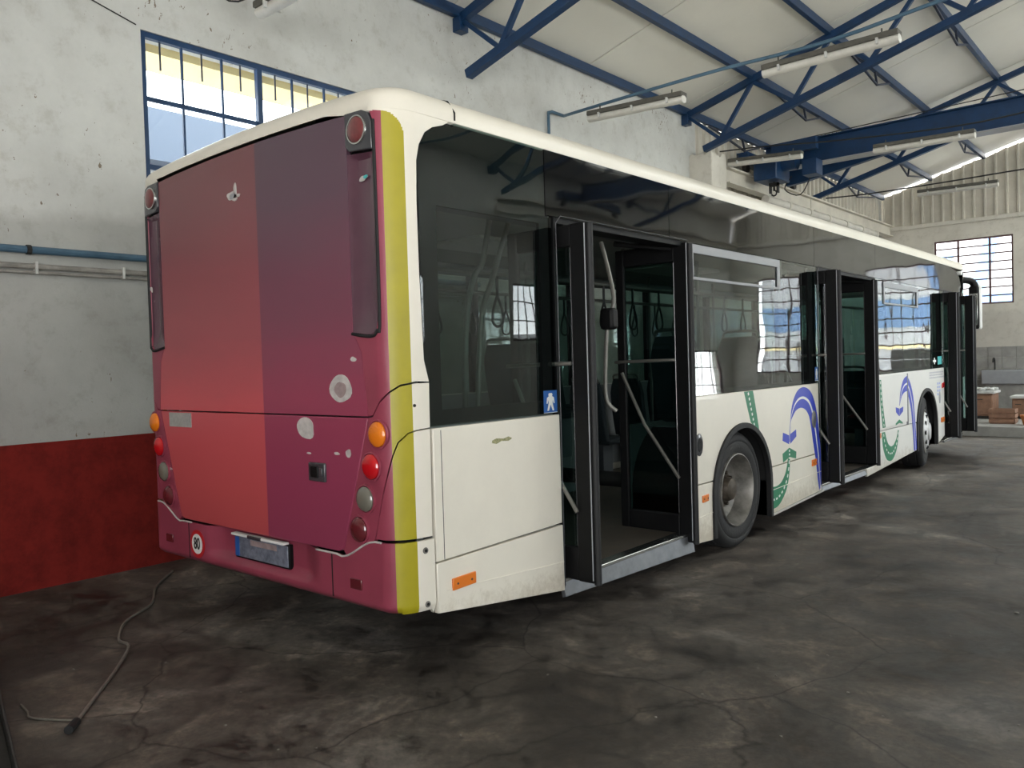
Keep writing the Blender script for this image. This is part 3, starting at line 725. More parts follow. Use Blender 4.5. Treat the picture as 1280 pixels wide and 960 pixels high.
# ================================================================== THE BUS
# rear face at y=0, right flank at x=0, floor-level z=ZF; length 11.75, width 2.55
BW=2.55; BL=11.75; RX,RY=.14,.20
_th=[PI/2*i/400 for i in range(401)]
_S=[0]
for i in range(400):
    a,b=_th[i],_th[i+1]
    _S.append(_S[-1]+math.hypot(RX*(math.sin(b)-math.sin(a)),RY*(math.cos(a)-math.cos(b))))
LA=_S[-1]
def corner(u,rx=RX,ry=RY):
    """arc length on the corner -> x, y, normal"""
    lo=min(range(401),key=lambda i:abs(_S[i]-u)) if 0<u<LA else (0 if u<=0 else 400)
    t=_th[lo]; x=-rx+rx*math.sin(t); y=ry-ry*math.cos(t)
    nx,ny=math.sin(t)/rx,-math.cos(t)/ry; l=math.hypot(nx,ny); return x,y,nx/l,ny/l
def mrear(u,z,w):
    if u<-(BW-2*RX)/2-RX*0-.0:      # left half mirrors the right half
        x,y,zz=mrear(-(BW-2*RX)-u,z,w); return (-BW-x,y,zz)
    if u<=0: return (-RX+u,-w,z)
    if u<LA:
        x,y,nx,ny=corner(u); return (x+nx*w,y+ny*w,z)
    return (w,RY+u-LA,z)
def mright(y,z,w): return (w,y,z)
def mleft(y,z,w): return (-BW-w,y,z)
def mfront(u,z,w):
    x,y,zz=mrear(u,z,w); return (x,BL-y,zz)
def X2U(x): return x+RX
bus=thing('city_bus','long cream city bus with maroon rear, dark glass and open side doors','bus',(-1.275,5.9,ZF))
def bp(name,bm,mat,par=None,**k):
    o=obj(name,bm,mat,parent=par or bus,**k)
    if par is None: o.location=-Vector(bus.location)
    return o
CC=[LA*i/14 for i in range(0,15)]         # cuts over the right rear corner
UW=-(BW-2*RX)                             # u where the left rear corner starts
CL=[UW-LA*i/14 for i in range(0,15)]
YL0,YL1=.080,.187
def yl1(z): return YL1 if z<2.62 else YL0+(YL1-YL0)*math.sqrt(max(0,1-((z-2.62)/.118)**2))
def stripe(c): return 0 if c.x<YL0 and c.y<2.742 else (1 if c.x<yl1(c.y) and c.x>=YL0 else 2)
def stripeL(c):
    return stripe(Vector((UW-c.x,c.y,0)))
SM=[M['maroon'],M['yellow'],M['cream']]
def mir(poly): return [(UW-u,z) for u,z in poly]

# --- rear hatches
crown=lambda u: .035*(1-((u-UW/2)/(UW/2-.1))**2)
top=[(X2U(-.30)-i*(1.97/12),2.770+crown(X2U(-.30)-i*(1.97/12))) for i in range(13)]
poly=[(X2U(-.205),1.284),(X2U(-.24),1.60),(X2U(-.300),1.70),(X2U(-.300),2.76)]+top[1:]+[(UW-X2U(-.30),2.76),(UW-X2U(-.300),1.70),(UW-X2U(-.24),1.60),(UW-X2U(-.205),1.284)]
uh=bp('upper_hatch',panel(poly,mrear,.03),M['rear'],bevel=.004)
lowp=[(-.068,1.276),(-.280,.640),(-.300,.60),(-.335,.588),(UW+.335,.588),(UW+.300,.60),(UW+.280,.640),(UW+.068,1.276)]
lh=bp('lower_hatch',panel(lowp,mrear,.03,-.001),M['rear'],bevel=.005)
# hatch latch
l=bp('latch',panel([(X2U(-.70),1.035),(X2U(-.555),1.035),(X2U(-.555),.935),(X2U(-.70),.935)],mrear,.02,.012),M['darkgrey'],lh,bevel=.008)
l=bp('latch_grip',panel([(X2U(-.675),1.018),(X2U(-.61),1.018),(X2U(-.61),.955),(X2U(-.675),.955)],mrear,.02,.018),M['blackmetal'],lh,bevel=.006)
l=bp('latch_button',panel([(X2U(-.595),1.01),(X2U(-.57),1.01),(X2U(-.57),.965),(X2U(-.595),.965)],mrear,.02,.02),M['darkgrey'],lh,bevel=.004)
# peeled spots of film (white filler showing) - blobs
def blob(cx,cz,rx,rz,seed,n=22,irr=.14):
    rg=random.Random(seed); ph=[rg.uniform(0,6.28) for _ in range(4)]
    return [(cx+rx*math.cos(a)*(1+irr*sum(math.sin((k+2)*a+ph[k])/(k+1.5) for k in range(4))),cz+rz*math.sin(a)*(1+irr*sum(math.sin((k+2)*a+ph[k])/(k+1.5) for k in range(4)))) for a in [2*PI*i/n for i in range(n)]]
def spot(cx,cz,rx,rz,seed,par,mat='primer',irr=.14,w=.0025,nm='bare_patch'):
    return bp(nm,panel(blob(X2U(cx),cz,rx,rz,seed,irr=irr),mrear,.003,w),M[mat],par)
spot(-.41,1.42,.085,.073,3,uh,irr=.08); spot(-.41,1.415,.045,.042,8,uh,'faded',w=.0035,irr=.1)
spot(-.722,1.212,.078,.055,5,lh,irr=.12); spot(-.365,1.095,.022,.019,6,lh)
spot(-.30,1.565,.022,.012,9,uh); spot(-.46,1.09,.022,.007,10,lh); spot(-.70,1.08,.018,.005,11,lh)
spot(-1.36,2.53,.050,.028,12,uh,irr=.3); spot(-1.325,2.56,.014,.048,13,uh,irr=.2); spot(-1.31,2.525,.035,.010,14,uh,irr=.3); spot(-1.36,2.53,.026,.016,15,uh,'greyframe',irr=.2,w=.0035)
spot(-2.24,.90,.024,.008,16,lh); spot(-2.40,2.08,.016,.016,17,uh,irr=.3)
# QR-free white label and hinge stay
bp('label_plate',panel([(X2U(-2.225),1.268),(X2U(-1.94),1.268),(X2U(-1.94),1.178),(X2U(-2.225),1.178)],mrear,.003,.002),simple('grey_sticker',(.42,.41,.39),.6,noise=.2,nscale=30),lh)
bm=bmesh.new(); rg=random.Random(2)

# --- right and left rear corner pieces
upc=[(X2U(-.15),2.752),(.0,2.749),(.10,2.749),(LA+.215,2.747),(LA+.17,2.722),(LA+.10,2.70),(LA+.045,2.664),(LA+.004,2.598),(LA-.016,2.518),(LA-.022,2.32),(LA-.02,1.94),(LA-.008,1.55),(LA+.021,1.445),(.21,1.449),(.128,1.436),(.078,1.407),(.027,1.362),(-.027,1.292),(-.060,1.288),(-.096,1.60),(X2U(-.292),1.694),(X2U(-.16),1.676),(X2U(-.120),1.702),(X2U(-.100),1.79),(X2U(-.100),2.69),(X2U(-.118),2.742)]
lowflap=[(LA+.021,1.438),(.21,1.439),(.128,1.426),(.078,1.397),(.027,1.352),(-.027,1.282),(-.062,1.276),(-.272,.640),(-.290,.60),(-.270,.578),(-.195,.572),(-.130,.594),(-.075,.640),(-.040,.690),(-.02,.75),(.033,.941),(.079,1.095),(.107,1.160),(.159,1.203),(.202,1.214),(LA+.018,1.220)]
lowcap=[(LA+.018,1.213),(.202,1.207),(.162,1.196),(.112,1.155),(.085,1.092),(.039,.941),(-.014,.75),(-.032,.688),(.278,.686),(LA+.012,.686)]
for side,(mp,cuts,st_) in enumerate(((lambda p:p,CC,stripe),(mir,CL,stripeL))):
    e=[YL0,YL1] if side==0 else [UW-YL0,UW-YL1]
    o=bp('rear_corner_panel',panel(mp(upc),mrear,.025,0,sorted(cuts+e+[(.085+.006*i if side==0 else UW-.085-.006*i) for i in range(17)]),[1.6,2.0,2.4]+[2.61+.008*i for i in range(17)],mats=st_),SM,bevel=.003)
    if side==0: uc=o
    f=bp('lamp_cluster_panel',panel(mp(lowflap),mrear,.025,0,sorted(cuts+e),[.8,1.0,1.2],mats=st_),SM,bevel=.004)
    bp('rear_quarter_panel',panel(mp(lowcap),mrear,.025,0,sorted(cuts+e),[.8,1.0],mats=st_),SM,bevel=.004)
    # four round lamps
    for (u,z,mt) in ((.008,1.199,'lampglass_a'),(-.045,1.040,'lampglass_r'),(-.097,.878,'lampglass_g'),(-.152,.722,'lampglass_d')):
        x=-RX+u if side==0 else -BW+RX-u
        y0=.0 if u<0 else .004
        bm=bmesh.new(); lathe(bm,[(0.0,.073),(-.010,.073),(-.012,.066),(-.004,.062)],'Y',40,(x,y0,z)); 
        ring=bp('rear_lamp',bm,M['maroon'],bevel=0)
        bm=bmesh.new(); lathe(bm,[(-.002,.062),(-.014,.061),(-.024,.052),(-.031,.036),(-.034,.014)],'Y',40,(x,y0,z)); o=bp('lens',bm,M[mt],ring); o['label']={'lampglass_a':'amber lens','lampglass_r':'bright red lens','lampglass_g':'grey clear lens','lampglass_d':'dark red lens'}[mt]
    # upper marker lamp in a dark housing, with a darker plum recess below
    hs=[(X2U(-.298),2.762),(X2U(-.17),2.757),(X2U(-.128),2.738),(X2U(-.106),2.69),(X2U(-.104),2.56),(X2U(-.27),2.572),(X2U(-.298),2.60)]
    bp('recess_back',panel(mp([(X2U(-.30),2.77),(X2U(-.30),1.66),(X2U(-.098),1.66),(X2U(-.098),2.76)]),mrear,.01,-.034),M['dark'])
    h=bp('marker_lamp_housing',panel(mp(hs),mrear,.03,.010,cuts[:4]),M['darkgrey'],bevel=.012)
    x=-.205 if side==0 else -BW+.205; z=2.668
    bm=bmesh.new(); lathe(bm,[(-.008,.072),(-.018,.070),(-.018,.063),(-.006,.060)],'Y',40,(x,0,z)); bp('bezel',bm,M['chrome'],h)
    bm=bmesh.new(); lathe(bm,[(-.005,.061),(-.018,.060),(-.025,.048),(-.028,.015)],'Y',40,(x,0,z)); bp('lens',bm,M['topred'],h)
    rc=[(X2U(-.298),2.566),(X2U(-.27),2.562),(X2U(-.102),2.550),(X2U(-.102),1.79),(X2U(-.122),1.705),(X2U(-.16),1.68),(X2U(-.298),1.695)]
    us=sorted({X2U(-.298+.0105*i) for i in range(1,20)}) if side==0 else sorted({UW-X2U(-.298+.0105*i) for i in range(1,20)})
    def dsp(u,z,side=side):
        x=(-RX+u) if side==0 else (-BW+RX-u+0)
        x=-RX+u if side==0 else -BW-(-RX+ (UW-u)) -0
        xx=(-RX+u) if side==0 else (-RX+(UW-u))
        t=min(max((xx+.298)/.20,0),1); fz=min(1,max(0,(z-1.68)/.12))*min(1,max(0,(2.56-z)/.03))
        return -.028*math.sin(PI*min(1,t*.93))**.8*fz
    r_=bp('air_recess',panel(mp(rc),mrear,.012,-.002,us,[1.70,1.73,1.77,1.82,2.0,2.2,2.4,2.53,2.545],disp=dsp),simple('plum_gloss_film',(.105,.045,.068),.22,coat=.5,noise=.1) if side==0 else bpy.data.materials['plum_gloss_film'])
    gp=[(X2U(-.100),2.70),(X2U(-.098),1.79),(X2U(-.115),1.70),(X2U(-.16),1.672),(X2U(-.30),1.690)]
    gp=mp(gp); bm=bmesh.new()
    tube(bm,smoothpath([mrear(u,z,.002) for u,z in gp],5),.0085,8); bp('rubber_seal',bm,M['rubber'])
    if side==0: spot(-.205,2.44,.030,.012,22,r_,'primer',.3,w=-.02); spot(-.185,2.445,.016,.008,23,r_,'stickteal',.2,w=-.018)

# --- rear bumper: one wrapping moulding with a scooped number plate bay
def bumper_top(u):
    m=abs(u-UW/2); h=-UW/2
    if m<h-.31: return .574
    t=min(1,(m-(h-.31))/.28); return .566+.106*(t*t*(3-2*t))
def bot(u): return .318+.0*u
nu=[LA+.02,*[LA*i/10 for i in range(10,-1,-1)]]+[UW*i/46 for i in range(1,46)]+[UW-LA*i/10 for i in range(0,11)]+[UW-LA-.02]
topl=[(u,bumper_top(u)) for u in nu]
botl=[(u,.30 if (u>LA or u<UW-LA) else .325) for u in nu[::-1]]
def scoop(u,z):
    x=-RX+u
    s=lambda t:(lambda q:q*q*(3-2*q))(min(1,max(0,t)))
    fx=s((x+1.86)/.22)*s((-.62-x)/.22)
    fz=s((z-.375)/.06)
    tuck=-.05*s((.36-z)/.06)*(1 if UW-.1<u<.1 else .4)
    return -.055*fx*fz+tuck
bp('dark_bumper_backing',panel([(LA,.76),(LA,.36),(UW-LA,.36),(UW-LA,.76)],mrear,.012,-.11,sorted(CC+CL)),M['dark'])  # added dark backing panel, so the gaps around the bumper look dark
bumper=bp('rear_bumper',panel(topl+botl,mrear,.02,.004,sorted(CC+CL+[YL0,YL1,UW-YL0,UW-YL1]+[UW*i/60 for i in range(60)]),[.335,.345,.355,.365,.38,.40,.42,.44,.47,.5,.53,.56],disp=scoop,mats=lambda c:(0 if UW-YL0<c.x<YL0 else (1 if UW-YL1<c.x<YL1 else 2))),SM,ang=50)
for xx in (-.53,-2.02):
    bp('bumper_joint',panel([(X2U(xx),.575),(X2U(xx)+.006,.575),(X2U(xx)+.006,.35),(X2U(xx),.35)],mrear,.004,.0065),M['dark'],bumper)
for u,z in ((LA-.04,.623),(LA-.036,.359)):
    bm=bmesh.new(); p=mrear(u,z,.004); q=mrear(u,z,.010); tube(bm,[p,q],.016,16); o=bp('bumper_bolt',bm,M['rim'],bumper,bevel=.003)
    bm=bmesh.new(); tube(bm,[mrear(u,z,.009),mrear(u,z,.012)],.008,8); bp('bumper_bolt',bm,M['dark'],bumper)
bm=bmesh.new(); tube(bm,[mrear(.197,1.332,0),mrear(.197,1.332,.004)],.008,10); bp('flap_screw',bm,M['dark'])
for xx in (-.33,-2.27):
    f=bp('reflector',panel([(X2U(xx)-.045,.470),(X2U(xx)+.045,.470),(X2U(xx)+.045,.418),(X2U(xx)-.045,.418)],mrear,.008,.012),M['lampglass_d'],bumper,bevel=.003)
# white chips along the bumper's top lip
for a,b in ((-.66,-.13),(-2.42,-1.98)):
    n_=12; lip=[]
    for i in range(n_+1):
        x=a+(b-a)*i/n_; u=X2U(x); lip.append(mrear(u,bumper_top(u)+.002,.006))
    bp('chipped_lip',T(lip,.0055,6),M['primer'],bumper)
# plate
pw=[(X2U(-1.505),.548),(X2U(-.965),.548),(X2U(-.965),.428),(X2U(-1.505),.428)]
bp('plate_light_bar',B(-1.50,-.96,-.012,.03,.556,.570),M['stickwhite'],bumper,bevel=.004)
bp('plate_light',B(-1.32,-1.18,-.016,-.005,.553,.573),M['darkgrey'],bumper,bevel=.004)
pl=bp('number_plate',B(-1.505,-.965,.020,.028,.425,.545),M['plate'],bumper,bevel=.004)
bp('plate_band',B(-1.503,-1.462,.016,.024,.428,.542),M['stickblue'],bumper)
bp('plate_smear',B(-1.34,-1.07,.0185,.021,.505,.537),M['faded'],bumper,bevel=.002)
bp('plate_frame',B(-1.515,-.955,.025,.06,.415,.553),M['blackmetal'],bumper,bevel=.004)
# 80 sticker
def text_mesh(s,size,extr=.001):
    cu=bpy.data.curves.new('t','FONT'); cu.body=s; cu.size=size; cu.extrude=extr; cu.align_x='CENTER'; cu.align_y='CENTER'; cu.offset=size*.018
    o=bpy.data.objects.new('t',cu); C.objects.link(o); dg=bpy.context.evaluated_depsgraph_get(); dg.update()
    me=bpy.data.meshes.new_from_object(o.evaluated_get(dg)); bm=bmesh.new(); bm.from_mesh(me); bpy.data.objects.remove(o); bpy.data.meshes.remove(me); return bm
def disc(r,cx,cz,w,n=40): return panel([(X2U(cx)+r*math.cos(2*PI*i/n),cz+r*math.sin(2*PI*i/n)) for i in range(n)],mrear,.003,w)
d=bp('speed_sticker',disc(.088,-1.915,.447,.0065),M['stickred'],bumper)
bp('sticker_centre',disc(.063,-1.915,.447,.0085),M['stickwhite'],bumper)
bm=text_mesh('80',.085); bmesh.ops.transform(bm,matrix=Matrix.Translation((-1.915,-.0095,.447))@Matrix.Rotation(PI/2,4,'X')@Matrix.Diagonal((.88,1.2,1,1)),verts=bm.verts)
bp('sticker_numerals',bm,M['stickblack'],bumper)

# --- roof shell: full outline rings pulled in as they rise
def outline(d,n=10):
    k_=min(1,d/.08); rx=RX+.10*k_; ry=RY+.02*k_; pts=[]
    rxx=max(rx-d,.04); ryy=max(ry-d,.04)
    def arc(cx,cy,sx,sy,a0):
        for i in range(n+1):
            t=PI/2*i/n+a0; pts.append((cx+sx*0+rxx*math.cos(t),cy+ryy*math.sin(t)))
    def line(n2):
        pts.append(None); marks.append((len(pts)-1,n2))
    marks=[]
    arc(-rx,ry,0,0,-PI/2); line(5); arc(-rx,BL-ry,0,0,0); line(5); arc(-BW+rx,BL-ry,0,0,PI/2); line(5); arc(-BW+rx,ry,0,0,PI); line(17)
    out=[]
    for i,p in enumerate(pts):
        if p is not None: out.append(p); continue
        n2=dict(marks)[i]; p0=pts[i-1]; p1=pts[(i+1)%len(pts)]
        for k in range(1,n2): out.append((p0[0]+(p1[0]-p0[0])*k/n2,p0[1]+(p1[1]-p0[1])*k/n2))
    return out
bm=bmesh.new(); rings=[]
prof=[(0.014,2.742),(0,2.750),(0,2.79)]+[(.15*(1-math.cos(PI/2*i/7)),2.79+.105*math.sin(PI/2*i/7)) for i in range(1,8)]+[(.30,2.91),(.6,2.93),(1.0,2.945)]
n0=len(outline(0))
for d,z in prof:
    ring=[]
    for k,(x,y) in enumerate(outline(0)):
        cx=-BW/2; ix=x; iy=y
        # inward shift: along the nearest side normal, corners shrink
        ax=min(d,BW/2-.02)
        ox=x+(-ax if x>-.24 else (ax if x<-BW+.24 else 0)) if d<=.15 else None
        if d<=.15:
            q=outline(d)[k]; ox,oy=q
        else:
            q=outline(.15)[k]; f=(d-.15)
            ox=cx+(q[0]-cx)*(1-f/1.15); oy=q[1]+(f if q[1]<3 else -f)
        zz=z
        # crowned rear edge
        if y<.6: zz+=.035*max(0,1-((ox-cx)/1.1)**2)
        ring.append(bm.verts.new((ox,oy,zz)))
    rings.append(ring)
for i in range(len(rings)-1):
    for k in range(n0): bm.faces.new([rings[i][k],rings[i][(k+1)%n0],rings[i+1][(k+1)%n0],rings[i+1][k]])
bm.faces.new(rings[-1])
roof=bp('roof',bm,M['cream'],ang=60)
bp('roof_joint',T([mright(.455,2.762,.002),(.003,.455,2.80),(-.045,.455,2.868),(-.12,.455,2.893)],.005,6),M['dark'],roof)
bp('roof_unit',B(-2.0,-.6,4.2,6.2,2.93,3.06),M['cream'],roof,bevel=.05)

# --- right flank glass
SILL=1.24
def g(nm,poly,mat,off=0,t=.006,par=None,fn=mright,uc=(),**k): return bp(nm,panel(poly,fn,t,off,uc),mat,par,**k)
# rear quarter glass wraps a little round the corner
qg=[(LA+.024,1.220),(LA+.996+.035,1.222),(LA+.996+.035,2.36),(LA+.976,2.36),(LA+.976,2.748),(LA+.26,2.748),(LA+.17,2.716),(LA+.10,2.694),(LA+.05,2.660),(LA+.009,2.596),(LA-.010,2.518),(LA-.016,2.32),(LA-.014,1.94),(LA-.002,1.55)]
rq=bp('rear_side_glass',panel(qg,mrear,.006,-.001,CC[-3:]+[LA+.05],[]),M['glass'],bevel=0)
# opaque border behind it
def frame_poly(o,i): return o,i
def border(y0,y1,z0,z1,iy0,iy1,iz0,iz1,nm,par,w=-.010,fn=mright):
    bm=bmesh.new()
    for a,b,c,d in ((y0,y1,z0,iz0),(y0,y1,iz1,z1),(y0,iy0,iz0,iz1),(iy1,y1,iz0,iz1)):
        if b-a>.001 and d-c>.001: box(bm,-1,1,a,b,c,d)
    for v in bm.verts:
        x=w if v.co.x>0 else w-.02; v.co=Vector(fn(v.co.y,v.co.z,x))
    return bp(nm,bm,M['blackmetal'],par)
border(.20,1.215,1.225,2.74,.315,1.13,1.300,2.32,'glass_border',rq)
bp('side_band',panel([(1.182,2.372),(2.588,2.372),(2.588,2.748),(1.182,2.748)],mright,.02,0),M['blackglass'])
for a,b in ((2.594,5.352),(5.358,7.236)):
    bp('side_band',panel([(a,2.372),(b,2.372),(b,2.748),(a,2.748)],mright,.02,0),M['blackglass'])
fb=[(7.242,2.372),(10.29,2.372),(11.43,2.400),(11.40,2.50),(11.30,2.62),(11.10,2.70),(10.80,2.735),(10.4,2.748),(7.242,2.748)]
bp('side_band',panel(fb,mright,.02,0),M['blackglass'])
wg=bp('side_window',panel([(2.872,1.235),(5.405,1.245),(5.405,2.366),(2.872,2.366)],mright,.006,0),M['glass'])
border(2.875,5.402,1.24,2.364,2.93,5.20,1.275,2.35,'glass_border',wg)
bp('pillar',B(-.05,-.012,4.50,4.60,1.25,2.36),M['blackmetal'],wg)
w3=bp('side_window',panel([(7.235,1.262),(10.288,1.277),(10.288,2.366),(7.235,2.366)],mright,.006,0),M['glass'])
border(7.238,10.285,1.27,2.364,7.30,10.20,1.31,2.35,'glass_border',w3)
bp('pillar',B(-.05,-.012,9.02,9.14,1.28,2.36),M['blackmetal'],w3)
def hopper(y0,y1,z0,z1,par):
    bm=bmesh.new()
    for a,b,c,d in ((y0,y1,z0,z0+.022),(y0,y1,z1-.065,z1),(y0,y0+.035,z0+.022,z1-.065),(y1-.055,y1,z0+.022,z1-.065)): box(bm,.001,.012,a,b,c,d)
    f=bp('hopper_frame',bm,M['greyframe'],par,bevel=.003)
hopper(2.885,4.50,2.10,2.362,wg); hopper(7.50,8.95,2.08,2.345,w3)
# --- cream flank panels
def P(nm,poly,mat='cream',off=0,t=.03,fn=mright,par=None,bev=.005,**k): return bp(nm,panel(poly,fn,t,off,**k),M[mat],par,bevel=bev)
P('side_panel',[(.236,.548),(1.262,.572),(1.262,1.214),(.236,1.212)])
P('skirt_panel',[(.236,.292),(1.270,.168),(1.266,.560),(.236,.540)])
P('skirt_crease',[(.300,.398),(1.262,.340),(1.262,.336),(.300,.394)],off=.004,t=.004,bev=0)
ped=P('access_line',[(.288,.552),(.292,.552),(.292,1.20),(.288,1.20)],'darkgrey',.0008,.002,bev=0)
AR=.545; ACY,ACZ=3.700,.430
def arch(cy,cz,r,a0,a1,n=28): return [(cy+r*math.cos(a0+(a1-a0)*i/n),cz+r*math.sin(a0+(a1-a0)*i/n)) for i in range(n+1)]
def asin(z,r=AR): return math.asin((z-ACZ)/r)
zs=.572
a1=asin(zs)
P('side_panel',[(2.876,zs),(2.876,1.232),(5.402,1.238),(5.402,.560),(ACY+AR*math.cos(a1),zs-.02)]+arch(ACY,ACZ,AR,asin(zs-.02)+.02,PI-a1))
P('skirt_panel',[(2.876,.135),(3.155,.118),(ACY-AR,ACZ)]+[ (ACY-AR*math.cos(a),ACZ+AR*math.sin(a)) for a in (.06,.12,.18,.24)]+[(ACY-AR*math.cos(a1)-.001,zs-.008),(2.876,zs-.008)])
P('skirt_panel',[(4.245,.140),(5.43,.185),(5.43,.552),(ACY+AR*math.cos(asin(zs-.028)),zs-.028)]+[(ACY+AR*math.cos(a),ACZ+AR*math.sin(a)) for a in (.18,.12,.06,0)])
P('silver_rail',[(4.25,.118),(5.50,.165),(5.50,.185),(4.25,.138)],'silverpaint',.002,bev=.002)
for (a,b,c,d) in ((2.885,3.150,.318,.330),(4.26,5.42,.345,.372)):
    P('skirt_crease',[(a,c),(b,d),(b,d+.005),(a,c+.005)],off=.005,t=.005,bev=0)
def wheel_arch(cy,cz,r0,r1,zb,nm='wheel_arch_trim'):
    o=[(cy+r1,zb)]+arch(cy,cz,r1,0,PI)+[(cy-r1,zb)]; i=[(cy-r0,zb)]+arch(cy,cz,r0,PI,0)+[(cy+r0,zb)]
    t=P(nm,o+i,'rubber',.018,.045,bev=.008)
    bm=bmesh.new()   # dark wheel well
    pr=[(cy+r1-.004,zb)]+arch(cy,cz,r1-.004,0,PI)+[(cy-r1+.004,zb)]
    A=[bm.verts.new((-.02,y,z)) for y,z in pr]; Bq=[bm.verts.new((-.72,y,z)) for y,z in pr]
    for k in range(len(pr)-1): bm.faces.new([A[k],A[k+1],Bq[k+1],Bq[k]])
    bm.faces.new(Bq); shell(bm,(-.004,0,.004))
    bp('wheel_well',bm,M['dark'],t)
wheel_arch(ACY,ACZ,.505,.550,.125)
FCY,FCZ=9.345,.50; FR=.515
fz=.60; fa=math.asin((fz-FCZ)/FR)
P('side_panel',[(7.240,.610),(7.240,1.258),(10.288,1.272),(10.288,.30),(9.86,.205),(FCY+FR,FCZ)]+arch(FCY,FCZ,FR,.05,PI-fa)[0:]+[(8.829,.60)],'white')
P('skirt_panel',[(6.83,.140),(8.822,.235),(FCY-FR,FCZ),(8.826,.59),(7.24,.600),(7.24,.235),(6.83,.225)],'white')
P('flap_door',[(7.27,.625),(8.385,.640),(8.385,1.250),(7.27,1.243)],'white',.014,.014)
P('flap_edge',[(8.390,.60),(8.402,.60),(8.402,1.245),(8.390,1.245)],'greyframe',.022,.022,bev=.002)
P('flap_door',[(8.50,.640),(8.79,.642),(8.79,.90),(8.50,.898)],'white',.003,.003,bev=.002)
wheel_arch(FCY,FCZ,.475,.520,.22)
# round fuel and filler flaps
for y,z,nm in ((2.955,.870,'filler_flap'),(5.262,.895,'lock_flap')):
    bm=bmesh.new(); lathe(bm,[(0,.055),(.006,.055),(.009,.048)],'X',32,(0,y,z))
    for v in bm.verts: v.co.z=z+(v.co.z-z)*1.55
    a=bp(nm,bm,M['darkgrey'] if y<4 else M['rim'],bevel=.002)
    bm=bmesh.new(); lathe(bm,[(.008,.036),(.012,.034)],'X',24,(0,y,z))
    for v in bm.verts: v.co.z=z+(v.co.z-z)*1.5
    bp('flap_lid',bm,M['blackmetal'] if y<4 else M['alu'],a,bevel=.002)
bm=bmesh.new(); lathe(bm,[(0,.045),(.004,.045),(.006,.04)],'X',32,(0,10.03,.86))
for v in bm.verts: v.co.z=.86+(v.co.z-.86)*1.9
bp('lock_flap',bm,M['greyframe'],bevel=.002)
for y,z,w,h in ((.42,.415,.085,.030),(3.035,.455,.048,.026),(5.25,.478,.06,.030),(7.28,.553,.05,.030),(10.17,.535,.09,.034)):
    m_=bp('side_reflector',panel([(y-w,z-h),(y+w,z-h+.004),(y+w,z+h+.004),(y-w,z+h)],mright,.012,.010),M['amberrefl'],bevel=.004)
    for s in (-.6,.6): bp('rivet',T([mright(y+w*s,z,.009),mright(y+w*s,z,.012)],.006,8),M['darkgrey'],m_)
bp('marker_lamp',panel([(10.13,.985),(10.24,1.0),(10.24,1.07),(10.13,1.055)],mright,.012,.02),M['lampglass_r'],bevel=.008)
# torn sticker
bp('torn_label',panel([(.665,1.100),(.70,1.092),(.74,1.104),(.80,1.100),(.83,1.112),(.80,1.124),(.76,1.116),(.70,1.122),(.668,1.113)],mright,.001,.001),simple('torn_sticker',(.45,.40,.22),.6,noise=.6,nscale=60,col2=(.12,.16,.06)))
# --- wrap graphics
def decal(nm,poly,mat,w=.0012,par=None,t=.0012): return bp(nm,panel(poly,mright,t,w),M[mat],par)
def interp(poly,n):
    P_=[Vector((a,b,0)) for a,b in poly]; s=smoothpath(P_,8); L=[0]
    for i in range(len(s)-1): L.append(L[-1]+(s[i+1]-s[i]).length)
    out=[];j=0
    for k in range(n):
        t=L[-1]*k/(n-1)
        while j<len(L)-2 and L[j+1]<t: j+=1
        f=(t-L[j])/max(L[j+1]-L[j],1e-9); out.append(s[j].lerp(s[j+1],f))
    return [(p.x,p.y) for p in out]
def strip(nm,a,b,mat,w,par=None,t=.0012):
    bm=bmesh.new(); va=[bm.verts.new((w,y,z)) for y,z in a]; vb=[bm.verts.new((w,y,z)) for y,z in b]
    for k in range(len(a)-1): bm.faces.new([va[k],va[k+1],vb[k+1],vb[k]])
    shell(bm,(-t,0,0)); return bp(nm,bm,M[mat],par)
def ribbon(nm,A,Bq,mat,n=40,w=.0012,par=None): return strip(nm,interp(A,n),interp(Bq,n),mat,w,par)
def dashes(A,Bq,n,par,w=.0024,hw=.010,f=.5):
    a=interp(A,n*4+1); b=interp(Bq,n*4+1)
    for k in range(n):
        seg=[((a[i][0]*(1-f)+b[i][0]*f),(a[i][1]*(1-f)+b[i][1]*f)) for i in range(4*k+1,4*k+4)]
        d=Vector((seg[-1][0]-seg[0][0],seg[-1][1]-seg[0][1])).normalized(); nx,ny=-d.y*hw,d.x*hw
        decal('lane_dash',[(seg[0][0]-nx,seg[0][1]-ny),(seg[-1][0]-nx,seg[-1][1]-ny),(seg[-1][0]+nx,seg[-1][1]+ny),(seg[0][0]+nx,seg[0][1]+ny)],'stickwhite',w,par)
gL=[(3.744,1.230),(3.80,1.10),(3.859,.972)]; gR=[(3.914,1.232),(3.97,1.08),(4.005,.955)]
gL=[(3.744,1.230),(3.80,1.10),(3.86,.972)]; gR=[(3.914,1.232),(3.965,1.08),(4.03,.868)]
g1=ribbon('green_road_graphic',gL,gR,'roadgreen',12); dashes(gL,gR,7,g1,f=.42)
cO=[(4.655,.575),(4.589,.508),(4.542,.446),(4.456,.39),(4.356,.37),(4.27,.377)]; cI=[(4.665,.575),(4.655,.487),(4.625,.395),(4.569,.307),(4.481,.238),(4.379,.190),(4.26,.180)]
cO=[(4.622,.590),(4.589,.508),(4.542,.446),(4.456,.39),(4.356,.37),(4.262,.377)]
g2=ribbon('green_road_graphic',cO,cI,'roadgreen'); dashes(cO,cI,9,g2,f=.60,hw=.009)
g3=decal('green_arrow_graphic',[(4.502,.639),(4.657,.68),(4.818,.627),(4.808,.565),(4.659,.596),(4.511,.56)],'roadgreen'); 
